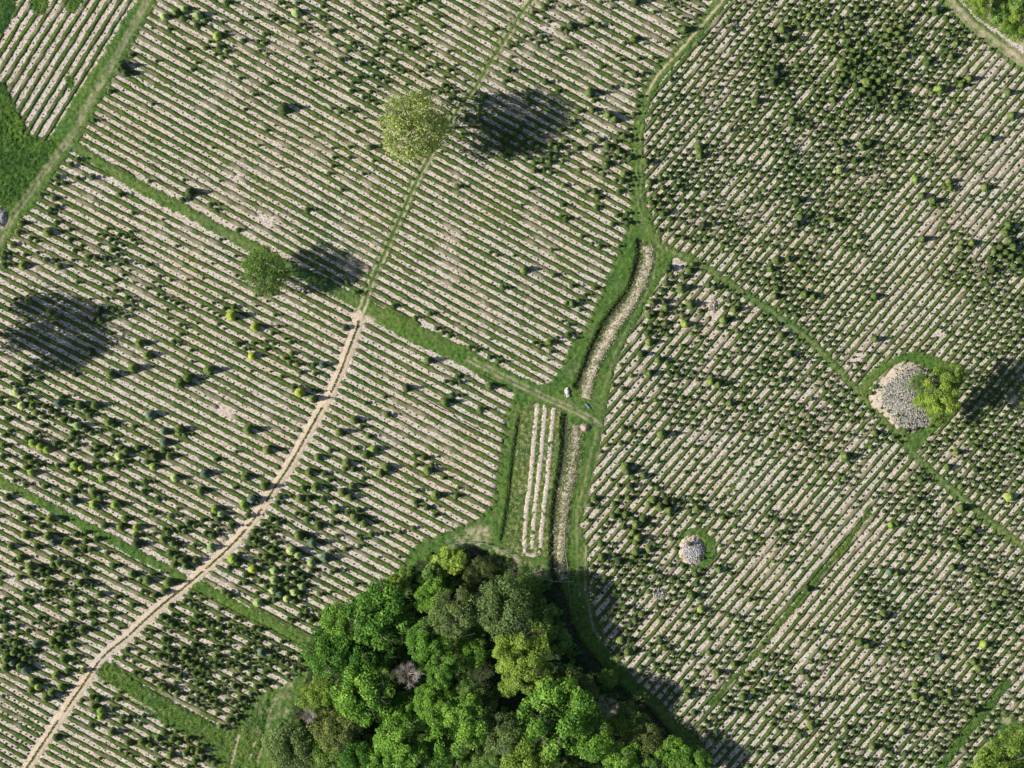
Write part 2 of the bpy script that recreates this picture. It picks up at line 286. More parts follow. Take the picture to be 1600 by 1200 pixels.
# ------------------------------------------------------------------ grass lanes, meadow, bed, wood floor: one raster, split by class
ST = 2.2
def raster():
    xs = np.arange(-46, 1648, ST); ys = np.arange(-46, 1248, ST)
    X, Y = np.meshgrid(xs, ys); ny, nx = X.shape
    cx = X[:-1, :-1] + ST/2; cy = Y[:-1, :-1] + ST/2
    jx = (vn(cx, cy, 9, 17) - .5) * 3.5 + (vn(cx, cy, 3.5, 18) - .5) * 3; jy = (vn(cx, cy, 9, 27) - .5) * 3.5 + (vn(cx, cy, 3.5, 28) - .5) * 3
    x, y = cx + jx, cy + jy
    cls = np.zeros(cx.shape, np.int8)
    names = ['', 'grass_lane', 'meadow', 'roadside_grass', 'grass_track', 'boundary_lane', 'grass_swath', 'rough_ground', 'wood_floor', 'planting_bed', 'ditch_meadow', 'grass_ring', 'dirt_road', 'wide_grass_strip']
    def put(i, m): cls[m] = i
    def lane(L, w, i):
        d, t_ = dpl(x, y, L)
        if len(L[0]) == 3: w = np.interp(t_, np.arange(len(L)), [q[2] for q in L])
        put(i, d < w)
    lane(NW, 15, 5); put(5, inpoly(x, y, [(213, 0), (245, -45), (280, -45), (245, 0), (229, 25), (207, 60), (175, 105), (160, 137), (150, 163), (133, 175), (124, 208), (121, 226), (104, 237), (77, 287), (55, 318), (30, 350), (0, 393), (-45, 450), (-45, 400), (73, 221)]))
    put(2, inpoly(x, y, MEAD) & (dpl(x, y, NW)[0] > 9)); put(2, inpoly(x, y, MEAD0))
    for q in (BP1, BP2, BP3): put(2, inpoly(x, y, q))
    lane(L1, 0, 1); lane(L2a, 8, 1); lane(L2b, 8.5, 1)
    lane(T1, 8.5, 4); put(10, inpoly(x, y, ZONE)); d, t_ = dpl(x, y, T3); put(3, (d < np.interp(t_, [0, 5, 6, 11], [10, 10, 9, 13])) & ~inpoly(x, y, ZONE))
    lane(DG, 7.2, 1); put(11, inpoly(x, y, RING))
    put(11, np.hypot((x-1087)/33, (y-858)/33) < 1)
    lane(SW1, 4.6, 13); lane(SW2, 3.6, 13); put(6, inpoly(x, y, SWATH)); lane(LL, 7, 6)
    put(7, inpoly(x, y, CORNER)); put(7, inpoly(x, y, NE)); lane(RD, 12, 12)
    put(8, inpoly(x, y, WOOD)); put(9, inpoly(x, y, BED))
    # cut-outs: the sandy track, heap bodies
    put(0, dpl(cx, cy, T2)[0] < 5.5)
    for L, q in ((D1, 4.4), (D2, 3.6), (D3, 1.6)): put(0, (dpl(cx, cy, L)[0] < q) & (cls > 0))
    for hc, ha, hb in (((1081, 860), 20.5, 24.5), ((-3, 340), 14, 19)): put(0, np.hypot((cx-hc[0])/ha, (cy-hc[1])/hb) < 1)
    put(0, inpoly(cx, cy, HEAP1))
    # heights
    h = .03 + vn(X, Y, 3.1, 40)**2 * .30 + rng.random(X.shape) * .12
    h = np.where(inpoly(X, Y, MEAD) | inpoly(X, Y, SWATH), h * 1.9, h)
    h = np.where(inpoly(X, Y, WOOD), h * 2.2, h)
    for L, q in ((D1, 6), (D2, 5), (D3, 2.5), (D1b, 7.5), (D2b, 6)): h = np.where(dpl(X, Y, L)[0] < q, h*.12, h)
    nz = cls > 0
    full = np.zeros((ny, nx), bool)
    full[1:-1, 1:-1] = nz[:-1, :-1] & nz[1:, :-1] & nz[:-1, 1:] & nz[1:, 1:]
    # wear = worn wheel ruts
    wear = np.zeros((ny, nx))
    nn = vn(X, Y, 7, 51); nb = vn(X, Y, 25, 52)
    def rut(L, off, hw, st, sgn=None):
        nonlocal wear
        d, t_, sg = dpl(X, Y, L, True); d2 = np.abs(d*sg - off)
        wear = np.maximum(wear, np.clip(1.4 - d2/hw, 0, 1) * np.clip(st * (.35 + 1.1*nn), 0, 1))
        return t_
    rut(T1, 4.6, 2.2, 1.15); rut(T1, -4.6, 2.0, .8)
    rut(NW, 0, 6, .32); rut(NW, 3.5, 2, .35); rut(NW, -3.5, 2, .35)
    rut(L1[:9], 0, 4, .12); rut(L1[11:], 3, 2, .55); rut(L1[11:], -3.5, 2, .55)
    rut(T3[:6], 0, 2.3, 1.2); rut(T3[5:], 4, 1.5, .25); rut(T3[5:], -3, 1.5, .2)
    rut(DG, 0, 3, .22); rut(RD, 2, 5, .75); rut(RD, -5, 2.5, .6)
    rut([(927, 657), (940, 668), (934, 700), (925, 740), (912, 790), (912, 850), (912, 920), (925, 985), (960, 1030), (1020, 1085)], 2.5, 2, .5)
    rut([(920, 650), (936, 668), (926, 700), (917, 740), (902, 800), (902, 850), (905, 920)], -1, 2, .3)
    rut([(1007, 370), (1025, 400), (1020, 440), (985, 500), (960, 555), (940, 620)], 0, 2, .2)
    wear = np.maximum(wear, inpoly(X, Y, NE) * np.clip(vn(X, Y, 9, 61)*3-1.7, 0, 1) * .7)
    wear = np.maximum(wear, np.clip(1.4-dpl(X, Y, [(1575, 62), (1600, 78)])[0]/9, 0, 1) * np.clip(vn(X, Y, 4, 64)*2-.2, 0, 1) * .85)
    wear = np.maximum(wear, np.clip(1.3 - dpl(X, Y, [(735, 836), (756, 832)])[0]/13, 0, 1) * np.clip(vn(X, Y, 4, 63)*2-.3, 0, 1) * .8)
    wear = np.maximum(wear, np.clip(1.2 - np.hypot((X-572)/16, (Y-500)/7), 0, 1))
    wear = np.maximum(wear, (dpl(X, Y, [(160, 1064), (243, 1113)])[0] < 1.6) * .8)
    wear = np.maximum(wear, ((np.abs(dpl(X, Y, [(372, 1150), (360, 1195)])[0]) < 3) | (dpl(X, Y, [(398, 1160), (370, 1240)])[0] < 1.6) | (dpl(X, Y, [(412, 1158), (385, 1240)])[0] < 1.5)) * (nn > .4) * .6)
    wear = np.maximum(wear, inpoly(X, Y, CORNER) * (vn(X, Y, 8, 66) > .55) * .5)
    wear = np.maximum(wear, inpoly(X, Y, [(395, 1085), (455, 1060), (460, 1110), (400, 1150)]) * np.clip(vn(X, Y, 10, 67)*2.2-1, 0, 1) * np.clip(vn(X, Y, 3, 68)*2-.4, 0, 1) * .6)
    wear = np.maximum(wear, np.clip(1.3-dpl(X, Y, [(712, 852), (760, 852), (800, 876), (850, 905)])[0]/15, 0, 1) * np.clip(vn(X, Y, 4, 69)*2-.7, 0, 1) * .75)
    z = gz(X, Y) + np.where(full, h * (1 - .85*wear), .006) + .004
    dnear = np.minimum(np.minimum(dpl(X, Y, D1)[0], dpl(X, Y, D2)[0]), dpl(X, Y, D3)[0]*1.6)
    PX = X + (rng.random(X.shape) - .5) * 1.1; PY = Y + (rng.random(X.shape) - .5) * 1.1
    XY = W(np.stack([PX, PY], -1))
    V = np.concatenate([XY, z[..., None]], -1).reshape(-1, 3); Wr = wear.ravel()
    idx = np.arange(ny*nx).reshape(ny, nx)
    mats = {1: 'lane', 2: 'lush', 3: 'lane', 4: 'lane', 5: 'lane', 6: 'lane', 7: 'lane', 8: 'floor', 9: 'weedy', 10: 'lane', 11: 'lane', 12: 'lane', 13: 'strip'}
    labels = {1: 'mown grass lanes running between the blocks of rows', 2: 'lush bright green meadow in the upper left corner', 3: 'grass edged narrow dirt lane curving down from the top', 4: 'green two rut track running from the top edge to the junction',
              5: 'worn grass lane along the left blocks', 6: 'thick green grass swaths in the rows', 7: 'rough weedy ground in the right corners', 8: 'dark floor under the wood', 9: 'weedy planting bed beside the straight ditch', 10: 'green meadow round the ditches and the wood', 11: 'green grass ring round the stone heaps', 12: 'pale dirt road across the upper right corner', 13: 'wider grass strips between rows of the lower right field'}
    for k in range(1, 14):
        jj, ii = np.nonzero(cls == k)
        if len(jj) == 0: continue
        f = np.stack([idx[jj+1, ii], idx[jj+1, ii+1], idx[jj, ii+1], idx[jj, ii]], -1)
        u, inv = np.unique(f, return_inverse=True)
        v = V[u]; fc = inv.reshape(f.shape); at = Wr[u]; faces = [fc]
        # leaning blades of grass on top
        dens = {1: 1.6, 2: 3, 3: 1.6, 4: .8, 5: 1.2, 6: 3, 7: 2.5, 8: 1.5, 9: 2.5, 10: 1.6, 11: 1.6, 12: .6, 13: 2}[k]
        nb_ = int(len(jj) * dens); pick = rng.integers(0, len(u), nb_)
        pick = pick[at[pick] < .35]
        bv, bf = blades(V[u][pick] + np.concatenate([rng.normal(0, .12, (len(pick), 2)), np.zeros((len(pick), 1))], 1), .22 if k not in (2, 6, 8) else .3)
        faces.append(bf + len(v)); at = np.concatenate([at, np.zeros(len(bv))]); v = np.concatenate([v, bv])
        obj(names[k], mk(names[k], v, faces, M[mats[k]], {'wear': at}), kind='structure', label=labels[k])
    return cls, xs, ys

def blades(p, size):
    n = len(p); a = rng.random(n)*2*math.pi; s = size*(.5+rng.random(n))
    d = np.stack([np.cos(a), np.sin(a)], -1); q = np.stack([-d[:, 1], d[:, 0]], -1)
    up = .25 + .6*rng.random(n)
    v = np.zeros((n, 3, 3)); base = p.copy(); 
    v[:, 0, :2] = base[:, :2] - q*s[:, None]*.28; v[:, 1, :2] = base[:, :2] + q*s[:, None]*.28
    v[:, 2, :2] = base[:, :2] + d*s[:, None]*.8
    v[:, 0, 2] = v[:, 1, 2] = base[:, 2]; v[:, 2, 2] = base[:, 2] + s*up
    return v.reshape(-1, 3), np.arange(3*n).reshape(n, 3)
CLS, RX, RY = raster()
def cls_at(x, y):
    i = np.clip(((np.asarray(x)-RX[0])/ST).astype(int), 0, CLS.shape[1]-1); j = np.clip(((np.asarray(y)-RY[0])/ST).astype(int), 0, CLS.shape[0]-1)
    return CLS[j, i]

# ------------------------------------------------------------------ tracks, ditches, banks (ribbons)
def ribbon(name, line, hw, prof, mat, label, kind='structure', zadd=0, edge=1.0, n=9, parent=None, seed=0, at=None):
    p = smooth_line(line, 2.4); d = np.gradient(p, axis=0); d /= np.hypot(d[:, 0], d[:, 1])[:, None]
    nr = np.stack([-d[:, 1], d[:, 0]], -1); m = len(p); u = np.linspace(-1, 1, n)
    tt = np.arange(m)
    el = 1 + edge*(vn(tt*2.4, 0*tt, 6, seed+1)-.5)*.6 + edge*(rng.random(m)-.5)*.12; er = 1 + edge*(vn(tt*2.4, 0*tt+99, 6, seed+2)-.5)*.6 + edge*(rng.random(m)-.5)*.12
    hwv = hw if np.isscalar(hw) else np.interp(np.linspace(0, 1, m), np.linspace(0, 1, len(hw)), hw)
    wd = np.where(u[None, :] < 0, el[:, None], er[:, None]) * (hwv if np.isscalar(hwv) else hwv[:, None])
    P = p[:, None, :] + nr[:, None, :] * (u[None, :] * wd)[..., None]
    z = gz(P[..., 0], P[..., 1]) + zadd + np.interp(np.abs(u), np.linspace(0, 1, len(prof)), prof)[None, :] + (rng.random((m, n))-.5)*.03
    v = np.concatenate([W(P), z[..., None]], -1).reshape(-1, 3)
    i = (np.arange(m-1)[:, None]*n + np.arange(n-1)[None, :]).ravel()
    f = np.stack([i, i+1, i+n+1, i+n], -1)
    return obj(name, mk(name, v, [f], mat, {'wear': np.zeros(len(v))}, smooth=False), kind=kind, label=label, parent=parent)
ribbon('sandy_track', T2, 7.6, [.10, .06, .055, .05, .03, -.02], M['sand'], 'pale sandy two rut farm track curving down to the lower left corner', zadd=.03, edge=.4, n=13, seed=5)
def median():
    p = smooth_line(T2, 1.0); p = p[12:]
    n = 6500; k = rng.integers(0, len(p), n); keep = vn(p[k, 0], p[k, 1], 5, 77)*.5+vn(p[k, 0], p[k, 1], 30, 78)*.5 > .33; k = k[keep]
    q = p[k] + rng.normal(0, .6, (len(k), 2)); w3 = np.concatenate([W(q), np.full((len(q), 1), .13)], 1)
    v, f = blades(w3, .26)
    obj('track_grass', mk('track_grass', v, [f], M['strip'], {'wear': np.zeros(len(v))}), kind='stuff', label='thin line of dark grass between the two sandy ruts')
median()
ribbon('ditch', D1, [4, 4.5, 5.2, 5.2, 5, 5.5, 6], [.10, .09, .07, .05], M['mud'], 'dark ditch curving beside the pale dry bank', zadd=.06, edge=2.2, seed=9)
ribbon('ditch', D2, [4.5, 5, 5, 5, 4, 3, 3, 3], [.10, .09, .07, .05], M['mud'], 'dark ditch running down beside the planting bed to the wood', zadd=.06, edge=1.2, seed=12)
ribbon('ditch', D3, 1.9, [.06, .05, .04], M['mud'], 'narrow dark ditch left of the planting bed', zadd=.05, edge=1.2, n=5, seed=15)
ribbon('ditch_bank', D1b, [6.5, 7.2, 7, 6.8, 6.5, 6.5, 7], [.14, .13, .11, .06, .0], M['bank'], 'pale dry earth bank beside the curving ditch', zadd=.06, edge=1.9, n=11, seed=19)
ribbon('ditch_bank', D2b, [8, 6.5, 6, 7.5, 7, 5], [.14, .13, .11, .06, .0], M['bank'], 'pale dry earth bank beside the straight ditch', zadd=.06, edge=1.5, n=11, seed=23)
def fringe(name, lines, mat, label, size, seed):
    V = []
    for L, hw, sdv, n, z0 in lines:
        p = smooth_line(L, 1.0); d = np.gradient(p, axis=0); d /= np.hypot(d[:, 0], d[:, 1])[:, None]; nr = np.stack([-d[:, 1], d[:, 0]], -1)
        k = rng.integers(0, len(p), n); sgn = np.where(rng.random(n) < .5, -1, 1)
        o_ = sgn*hw + rng.normal(0, sdv, n) + (vn(p[k, 0]+sgn*50, p[k, 1], 8, seed)-.5)*sdv*2.5
        q = p[k] + nr[k]*o_[:, None]; V.append(np.concatenate([W(q), (gz(q[:, 0], q[:, 1])+z0+.1*rng.random(n))[:, None]], 1))
    v, f = blades(np.concatenate(V), size); obj(name, mk(name, v, [f], mat, {'wear': np.zeros(len(v))}), kind='stuff', label=label)
fringe('dry_grass', [(D1b, 6, 2.0, 4000, .12), (D2b, 5.5, 2.6, 5500, .12), (D1b, 0, 3.5, 250, .2), (D2b, 0, 3, 350, .2)], M['bank'], 'dry pale grass fringing the ditch banks', .3, 41)
fringe('ditch_grass', [(D1, 7, 1.5, 1800, .1), (D2, 4.6, 1.6, 4200, .1), (D3, 2.2, .8, 1500, .1), (D1b, 9, 1.6, 1800, .15), (D2b, 6.5, 2, 2400, .15), (D1b, 0, 4, 220, .28), (D2b, 0, 3.5, 450, .28), (D1, 0, 2, 300, .15)], M['strip'], 'green grass hanging over the ditch edges', .34, 42)
KROWS = [[(840, 631), (834, 690), (829, 750), (822, 800), (819, 858)], [(852, 633), (847, 690), (841, 750), (835, 800), (831, 858)], [(865, 637), (860, 690), (855, 750), (849, 800), (844, 856)]]
for k, L in enumerate(KROWS):
    ribbon('soil_bed', L, 3.7, [.12, .11, .09, .0], M['bed'], ['leftmost pale soil bed of the three straight beds', 'middle pale soil bed of the three straight beds', 'rightmost pale soil bed of the three straight beds'][k], zadd=.16, edge=.18, n=7, seed=30+k)
ribbon('soil_bed', [(819, 856), (823, 866), (833, 868), (844, 862)], 3, [.12, .1, 0], M['soil'], 'short pale soil end joining the three straight beds', zadd=.16, edge=1, n=7, seed=37)

# ------------------------------------------------------------------ row blocks
def hrow(x0, y0, m, s, c=0): return ('h', x0, y0, m, s, c)
def vrow(x0, y0, m, s): return ('v', x0, y0, m, s, 0)
BLK = {
 'upper left corner block': (vrow(73, 221, -.6335, 16.8), [(-45, -45), (241, -45), (215, 0), (75, 223), (52, 217), (40, 213), (38, 197), (30, 182), (22, 168), (15, 147), (8, 135), (-45, 112)], 10.5),
 'left edge strip': (vrow(10, 238, -.70, 11), [(-45, 285), (-8, 262), (18, 228), (14, 216), (0, 212), (-45, 262)], 10.5),
 'upper middle block': (hrow(440, 262.5, .557, 14.9), [(275, -45), (245, 0), (229, 25), (217, 47), (200, 66), (190, 92), (171, 115), (160, 137), (150, 163), (133, 175), (124, 208), (121, 224), (200, 272), (273, 310), (377, 367), (473, 418), (560, 462), (570, 477), (600, 397), (653, 277), (720, 163), (830, 0), (855, -45)], 10.5),
 'upper central block': (hrow(700, 346.25, .545, 14.8), [(850, -45), (830, 0), (600, 390), (565, 470), (600, 478), (640, 500), (690, 520), (740, 545), (795, 577), (830, 592), (862, 597), (880, 572), (893, 545), (917, 508), (933, 470), (947, 443), (957, 408), (967, 397), (980, 358), (985, 340), (985, 290), (990, 240), (990, 200), (997, 165), (1008, 140), (1023, 112), (1060, 70), (1088, 40), (1120, -45)], 10.5),
 'left middle block': (hrow(175, 467.5, .52, 15.2), [(104, 237), (77, 287), (55, 318), (30, 350), (0, 393), (-45, 440), (-45, 725), (0, 745), (97, 795), (200, 848), (290, 900), (305, 895), (397, 803), (430, 753), (497, 640), (533, 570), (560, 500), (545, 472), (473, 438), (377, 386), (273, 331), (200, 293), (115, 236)], 10.5),
 'central block below the lane': (hrow(584, 601, .525, 15.6), [(560, 497), (640, 531), (690, 550), (740, 577), (800, 608), (803, 625), (793, 642), (787, 693), (777, 747), (770, 790), (750, 808), (700, 832), (655, 848), (630, 880), (600, 910), (540, 945), (493, 990), (476, 997), (393, 952), (310, 908), (310, 898), (370, 845), (450, 730), (520, 610), (553, 520)], 10.5),
 'lower left block': (hrow(100, 828.6, .515, 15.4), [(-45, 735), (0, 760), (97, 811), (200, 865), (290, 912), (200, 995), (160, 1030), (127, 1075), (88, 1125), (60, 1090), (0, 1058), (-45, 1034)], 10),
 'bottom left corner block': (hrow(0, 1066, .54, 14.7), [(-45, 1034), (0, 1058), (60, 1090), (88, 1128), (43, 1200), (15, 1245), (-45, 1245)], 8.5),
 'dense block right of the sandy track': (hrow(300, 960, .53, 15.2), [(300, 912), (350, 945), (417, 978), (474, 1007), (472, 1035), (468, 1055), (430, 1072), (400, 1085), (385, 1105), (370, 1130), (352, 1141), (330, 1127), (275, 1097), (215, 1065), (170, 1036), (160, 1030), (200, 1000), (250, 952)], 10.2),
 'bottom block below the green swath': (hrow(100, 1138, .54, 14.8), [(140, 1055), (195, 1082), (240, 1117), (300, 1152), (330, 1172), (345, 1200), (345, 1245), (15, 1245), (43, 1200), (90, 1130), (130, 1070)], 9.5),
 'upper right field': (vrow(1370, 378.75, -.855, 16.3), [(1140, -45), (1125, 10), (1100, 50), (1078, 78), (1045, 110), (1020, 145), (1012, 170), (1003, 205), (1007, 240), (1008, 290), (1013, 320), (1022, 352), (1035, 372), (1053, 392), (1083, 400), (1140, 435), (1205, 478), (1272, 530), (1335, 597), (1350, 612), (1407, 667), (1434, 705), (1490, 760), (1523, 787), (1605, 852), (1645, 885), (1645, 120), (1595, 95), (1563, 72), (1510, 30), (1478, 0), (1440, -45)], 12.0),
 'lower right field': (vrow(1212.5, 998.75, -.85, 17.4), [(1045, 410), (1075, 413), (1130, 447), (1192, 488), (1260, 540), (1322, 605), (1340, 625), (1395, 680), (1420, 716), (1477, 770), (1510, 797), (1600, 868), (1645, 900), (1645, 1245), (1130, 1245), (1113, 1185), (1090, 1150), (1060, 1130), (1033, 1096), (997, 1068), (950, 1012), (940, 985), (923, 935), (920, 880), (922, 862), (908, 822), (920, 777), (933, 722), (943, 668), (947, 637), (960, 580), (980, 530), (1017, 463)], 12.3),
}
BARE = [(1113, 480, 13, 21), (1030, 928, 15, 13), (1467, 522, 12, 10), (345, 640, 16, 9), (735, 838, 14, 7)]   # worn patches without grass strips
SEEDFREE = []

def row_points(fam, k, step):
    kind, x0, y0, m, s, c = fam
    if kind == 'h':
        L = math.hypot(1, m); x = np.arange(-45, 1645, step/L); y = y0 + k*s + m*(x-x0) + c*(x-x0)**2
        wob = (vn(x, y*0+k*50, 60, 5)-.5)*2.4 + (vn(x, y*0+k*7, 260, 55)-.5)*5; return np.stack([x, y+wob], -1)
    L = math.hypot(1, m); y = np.arange(-45, 1245, step/L); x = x0 + k*s + m*(y-y0)
    wob = (vn(x*0+k*50, y, 60, 6)-.5)*2.4 + (vn(x*0+k*7, y, 260, 56)-.5)*5; return np.stack([x+wob, y], -1)

SLOTS = []    # (x, y, block)
US = np.array([-1, -.55, 0, .55, 1.0]); ZS = np.array([0, .30, .40, .30, 0])
for bn, (fam, poly, sp) in BLK.items():
    VV, FF, AA, SA, base = [], [], [], [], 0; cents = []
    for k in range(-130, 131):
        # grass strip half a row off the tree row
        p = row_points(fam, k+.5, 2.9)
        ins = inpoly(p[:, 0], p[:, 1], poly)
        if ins.any():
            ins &= cls_at(p[:, 0], p[:, 1]) == 0
            ins &= dpl(p[:, 0], p[:, 1], T2)[0] > 7.5
            for bx, by, ra, rb in BARE: ins &= np.hypot((p[:, 0]-bx)/ra, (p[:, 1]-by)/rb) > 1
            cv = vn(p[:, 0], p[:, 1], 14, 81)*.6 + vn(p[:, 0], p[:, 1], 70, 82)*.4
            ins &= cv > .14
            idx = np.nonzero(ins)[0]
            for run in np.split(idx, np.nonzero(np.diff(idx) > 1)[0]+1):
                if len(run) < 3: continue
                a_, b_2 = run[0], run[-1]
                ex = np.arange(max(0, a_-3), min(len(p), b_2+4))
                ok = (dpl(p[ex, 0], p[ex, 1], T2)[0] > 7.5) & (np.minimum(dpl(p[ex, 0], p[ex, 1], D1)[0], dpl(p[ex, 0], p[ex, 1], D2)[0]) > 9)
                run = np.arange(ex[ok].min(), ex[ok].max()+1)
                q = p[run]; d = np.gradient(q, axis=0); d /= np.hypot(d[:, 0], d[:, 1])[:, None]; nr = np.stack([-d[:, 1], d[:, 0]], -1); m_ = len(q)
                hw = (3.15 if 'right field' in bn else 3.6)*(.72 + .55*vn(q[:, 0], q[:, 1], 16, 83)); hw[0] *= .35; hw[-1] *= .35; hw[1] *= .8; hw[-2] *= .8
                e = 1 + (rng.random((m_, 5))-.5)*.38
                off = US[None, :]*hw[:, None]*e + (vn(q[:, 0], q[:, 1], 9, 84)[:, None]-.5)*1.0
                P = q[:, None, :] + nr[:, None, :]*off[..., None] + (rng.random((m_, 5, 1))-.5)*d[:, None, :]*1.2
                z = ZS[None, :]*(.55+.9*rng.random((m_, 5))); z[0] *= .2; z[-1] *= .2
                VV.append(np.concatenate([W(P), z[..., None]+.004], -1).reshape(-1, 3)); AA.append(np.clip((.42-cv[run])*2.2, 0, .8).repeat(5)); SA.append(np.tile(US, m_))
                i = (np.arange(m_-1)[:, None]*5+np.arange(4)[None, :]).ravel()+base; FF.append(np.stack([i, i+1, i+6, i+5], -1)); base += m_*5
                cents.append(np.concatenate([q, nr], 1))
        # planting slots
        p = row_points(fam, k, sp); p = p + (rng.random((1, 2))-.5)*0 
        ph = (math.sin(k*12.9898)*43758.5453) % 1.0
        nxt = np.roll(p, -1, 0); p = p + (nxt-p)*ph; p = p[:-1]
        m_ = inpoly(p[:, 0], p[:, 1], poly)
        if m_.any():
            m_ &= cls_at(p[:, 0], p[:, 1]) == 0
            m_ &= dpl(p[:, 0], p[:, 1], T2)[0] > 9
            for q in p[m_]: SLOTS.append((q[0] + rng.normal(0, 1.0), q[1] + rng.normal(0, .9), bn))
    if base:
        cc = np.concatenate(cents); n = int(len(cc)*4.5)
        kx = rng.integers(0, len(cc), n); o_ = rng.normal(0, 1.9, n)
        q = cc[kx, :2] + cc[kx, 2:]*o_[:, None] + rng.normal(0, .8, (n, 2))
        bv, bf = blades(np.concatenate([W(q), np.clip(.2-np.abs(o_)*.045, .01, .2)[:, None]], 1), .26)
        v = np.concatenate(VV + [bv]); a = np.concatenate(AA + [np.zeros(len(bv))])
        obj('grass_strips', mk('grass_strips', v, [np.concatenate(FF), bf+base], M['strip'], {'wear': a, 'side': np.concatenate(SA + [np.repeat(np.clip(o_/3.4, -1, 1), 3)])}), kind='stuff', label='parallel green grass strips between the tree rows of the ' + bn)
print('slots', len(SLOTS))

# ------------------------------------------------------------------ size field of the row trees
ANC = np.array([
 (1080,60,.85,3.5),(1150,150,.85,4),(1250,100,.85,5),(1350,120,.9,6),(1450,80,.7,5),(1550,110,.6,3.8),(1060,220,.7,4),(1150,280,.6,4),(1250,230,.85,4.5),(1350,220,.75,5),(1450,200,.6,4.5),(1560,200,.4,3),(1050,330,.6,5),(1150,350,.8,4.3),(1250,340,.85,4.5),(1350,300,.7,4),(1450,300,.5,3.5),(1560,290,.3,3),(1150,420,.7,4.5),(1230,440,.9,4.8),(1330,450,.6,3.5),(1420,420,.2,3),(1500,400,.5,4.5),(1590,400,.9,5.5),(1580,480,.8,4.5),(1300,520,.6,3.8),(1400,500,.4,2.5),(1500,530,.6,3.5),
 (1060,450,.4,6),(1000,600,.4,4.5),(1080,600,.75,4.5),(1150,560,.8,4.5),(1200,620,.85,4.5),(1270,650,.85,4.5),(960,700,.3,5),(1050,700,.6,4.5),(1120,680,.85,4),(1180,760,.3,3),(1300,720,.6,4.5),(1400,750,.7,4.5),(1500,680,.8,4.5),(1560,700,.7,4.5),(1000,780,.5,6.5),(960,850,.3,5),(1050,800,.4,5),(1120,850,.4,4.5),(1200,830,.5,4.5),(1290,800,.3,3),(1350,850,.1,2.5),(1450,830,.6,4.5),(1560,850,.6,4.5),(1000,900,.5,4.5),(1100,920,.5,5),(1150,950,.6,4.5),(1230,950,.15,3),(1300,930,.15,3),(1370,920,.8,4.5),(1450,920,.6,4.5),(1550,930,.7,5),(1000,1000,.3,5),(1080,1020,.7,4.5),(1150,1060,.6,5),(1250,1050,.5,5),(1330,1030,.5,4),(1420,1000,.85,4.5),(1500,1000,.85,4.5),(1570,1000,.6,4.5),(1100,1130,.4,4.5),(1200,1150,.4,4.5),(1300,1150,.6,4.5),(1400,1120,.9,5),(1480,1090,.9,5),(1540,1060,.6,4.5),(1400,1180,.8,5),
 (300,30,.2,4),(350,30,.4,4.5),(510,30,.5,4),(560,60,.3,4),(630,80,.5,4),(680,100,.5,4.2),(250,150,.0,3),(450,100,.12,4),(440,200,.08,3),(300,300,.03,3.5),(550,250,.1,3.5),(600,350,0,3),(150,150,0,3),(200,250,0,3),(480,330,0,3),(750,60,.03,3.5),
 (850,80,.15,4),(950,120,.15,4),(800,200,.15,5),(900,220,.25,5),(960,280,.45,5),(850,260,.35,4.5),(700,400,0,3),(850,400,.04,4),(950,330,.35,5),(850,540,.15,4),(900,450,.06,4),(750,480,0,3),(740,280,.03,4),(1000,60,.15,4),(650,450,0,3),
 (80,380,.5,5),(160,390,.45,4.5),(230,430,.55,4),(330,500,.4,3.5),(350,430,.25,3.5),(450,560,.4,4.5),(430,530,.4,4),(100,450,.03,4),(200,550,0,4),(350,620,0,4),(60,640,.4,5),(100,700,.4,5),(200,720,.4,5.5),(250,780,.4,5),(350,830,.45,5.5),(320,700,.03,5),(430,680,0,4),(40,740,.25,5),(150,310,0,4),(300,380,0,3),(120,560,.02,4),(480,500,.02,4),(400,600,0,3),(250,620,0,4),(30,480,.03,4),
 (600,560,0,4.5),(680,570,.15,4.5),(720,650,0,4),(560,680,.03,5),(540,760,.2,5.5),(640,790,.15,5.5),(720,800,.25,4.5),(480,800,.4,5.5),(560,860,.4,4.5),(640,840,.5,4),(450,880,.7,6),(520,930,.3,4.5),(380,900,.4,5.5),(650,640,0,4),(700,720,.02,4),
 (50,850,.4,6),(40,920,.8,5.2),(120,950,.75,5.2),(200,880,.25,5.5),(180,960,.45,5),(20,1000,.6,5.5),(70,1020,.5,5.5),(60,1070,.05,5.5),(40,1110,0,2.4),(20,1180,0,2.4),
 (300,980,.85,5.2),(400,1030,.85,5.2),(350,960,.55,5),(440,1050,.7,5),(220,1030,.8,5.2),(300,1080,.9,5.2),
 (180,1080,.4,4.5),(120,1150,0,2.4),(200,1120,.2,5.5),(280,1170,.6,5.5),(200,1190,.2,4),(320,1180,.8,5.5),(100,100,0,3),(20,100,0,3),(180,30,0,3)])
def field(x, y):
    w_ = 1/((x-ANC[:, 0])**2+(y-ANC[:, 1])**2+60)**2.6; w_ /= w_.sum(); return (w_*ANC[:, 2]).sum(), (w_*ANC[:, 3]).sum()

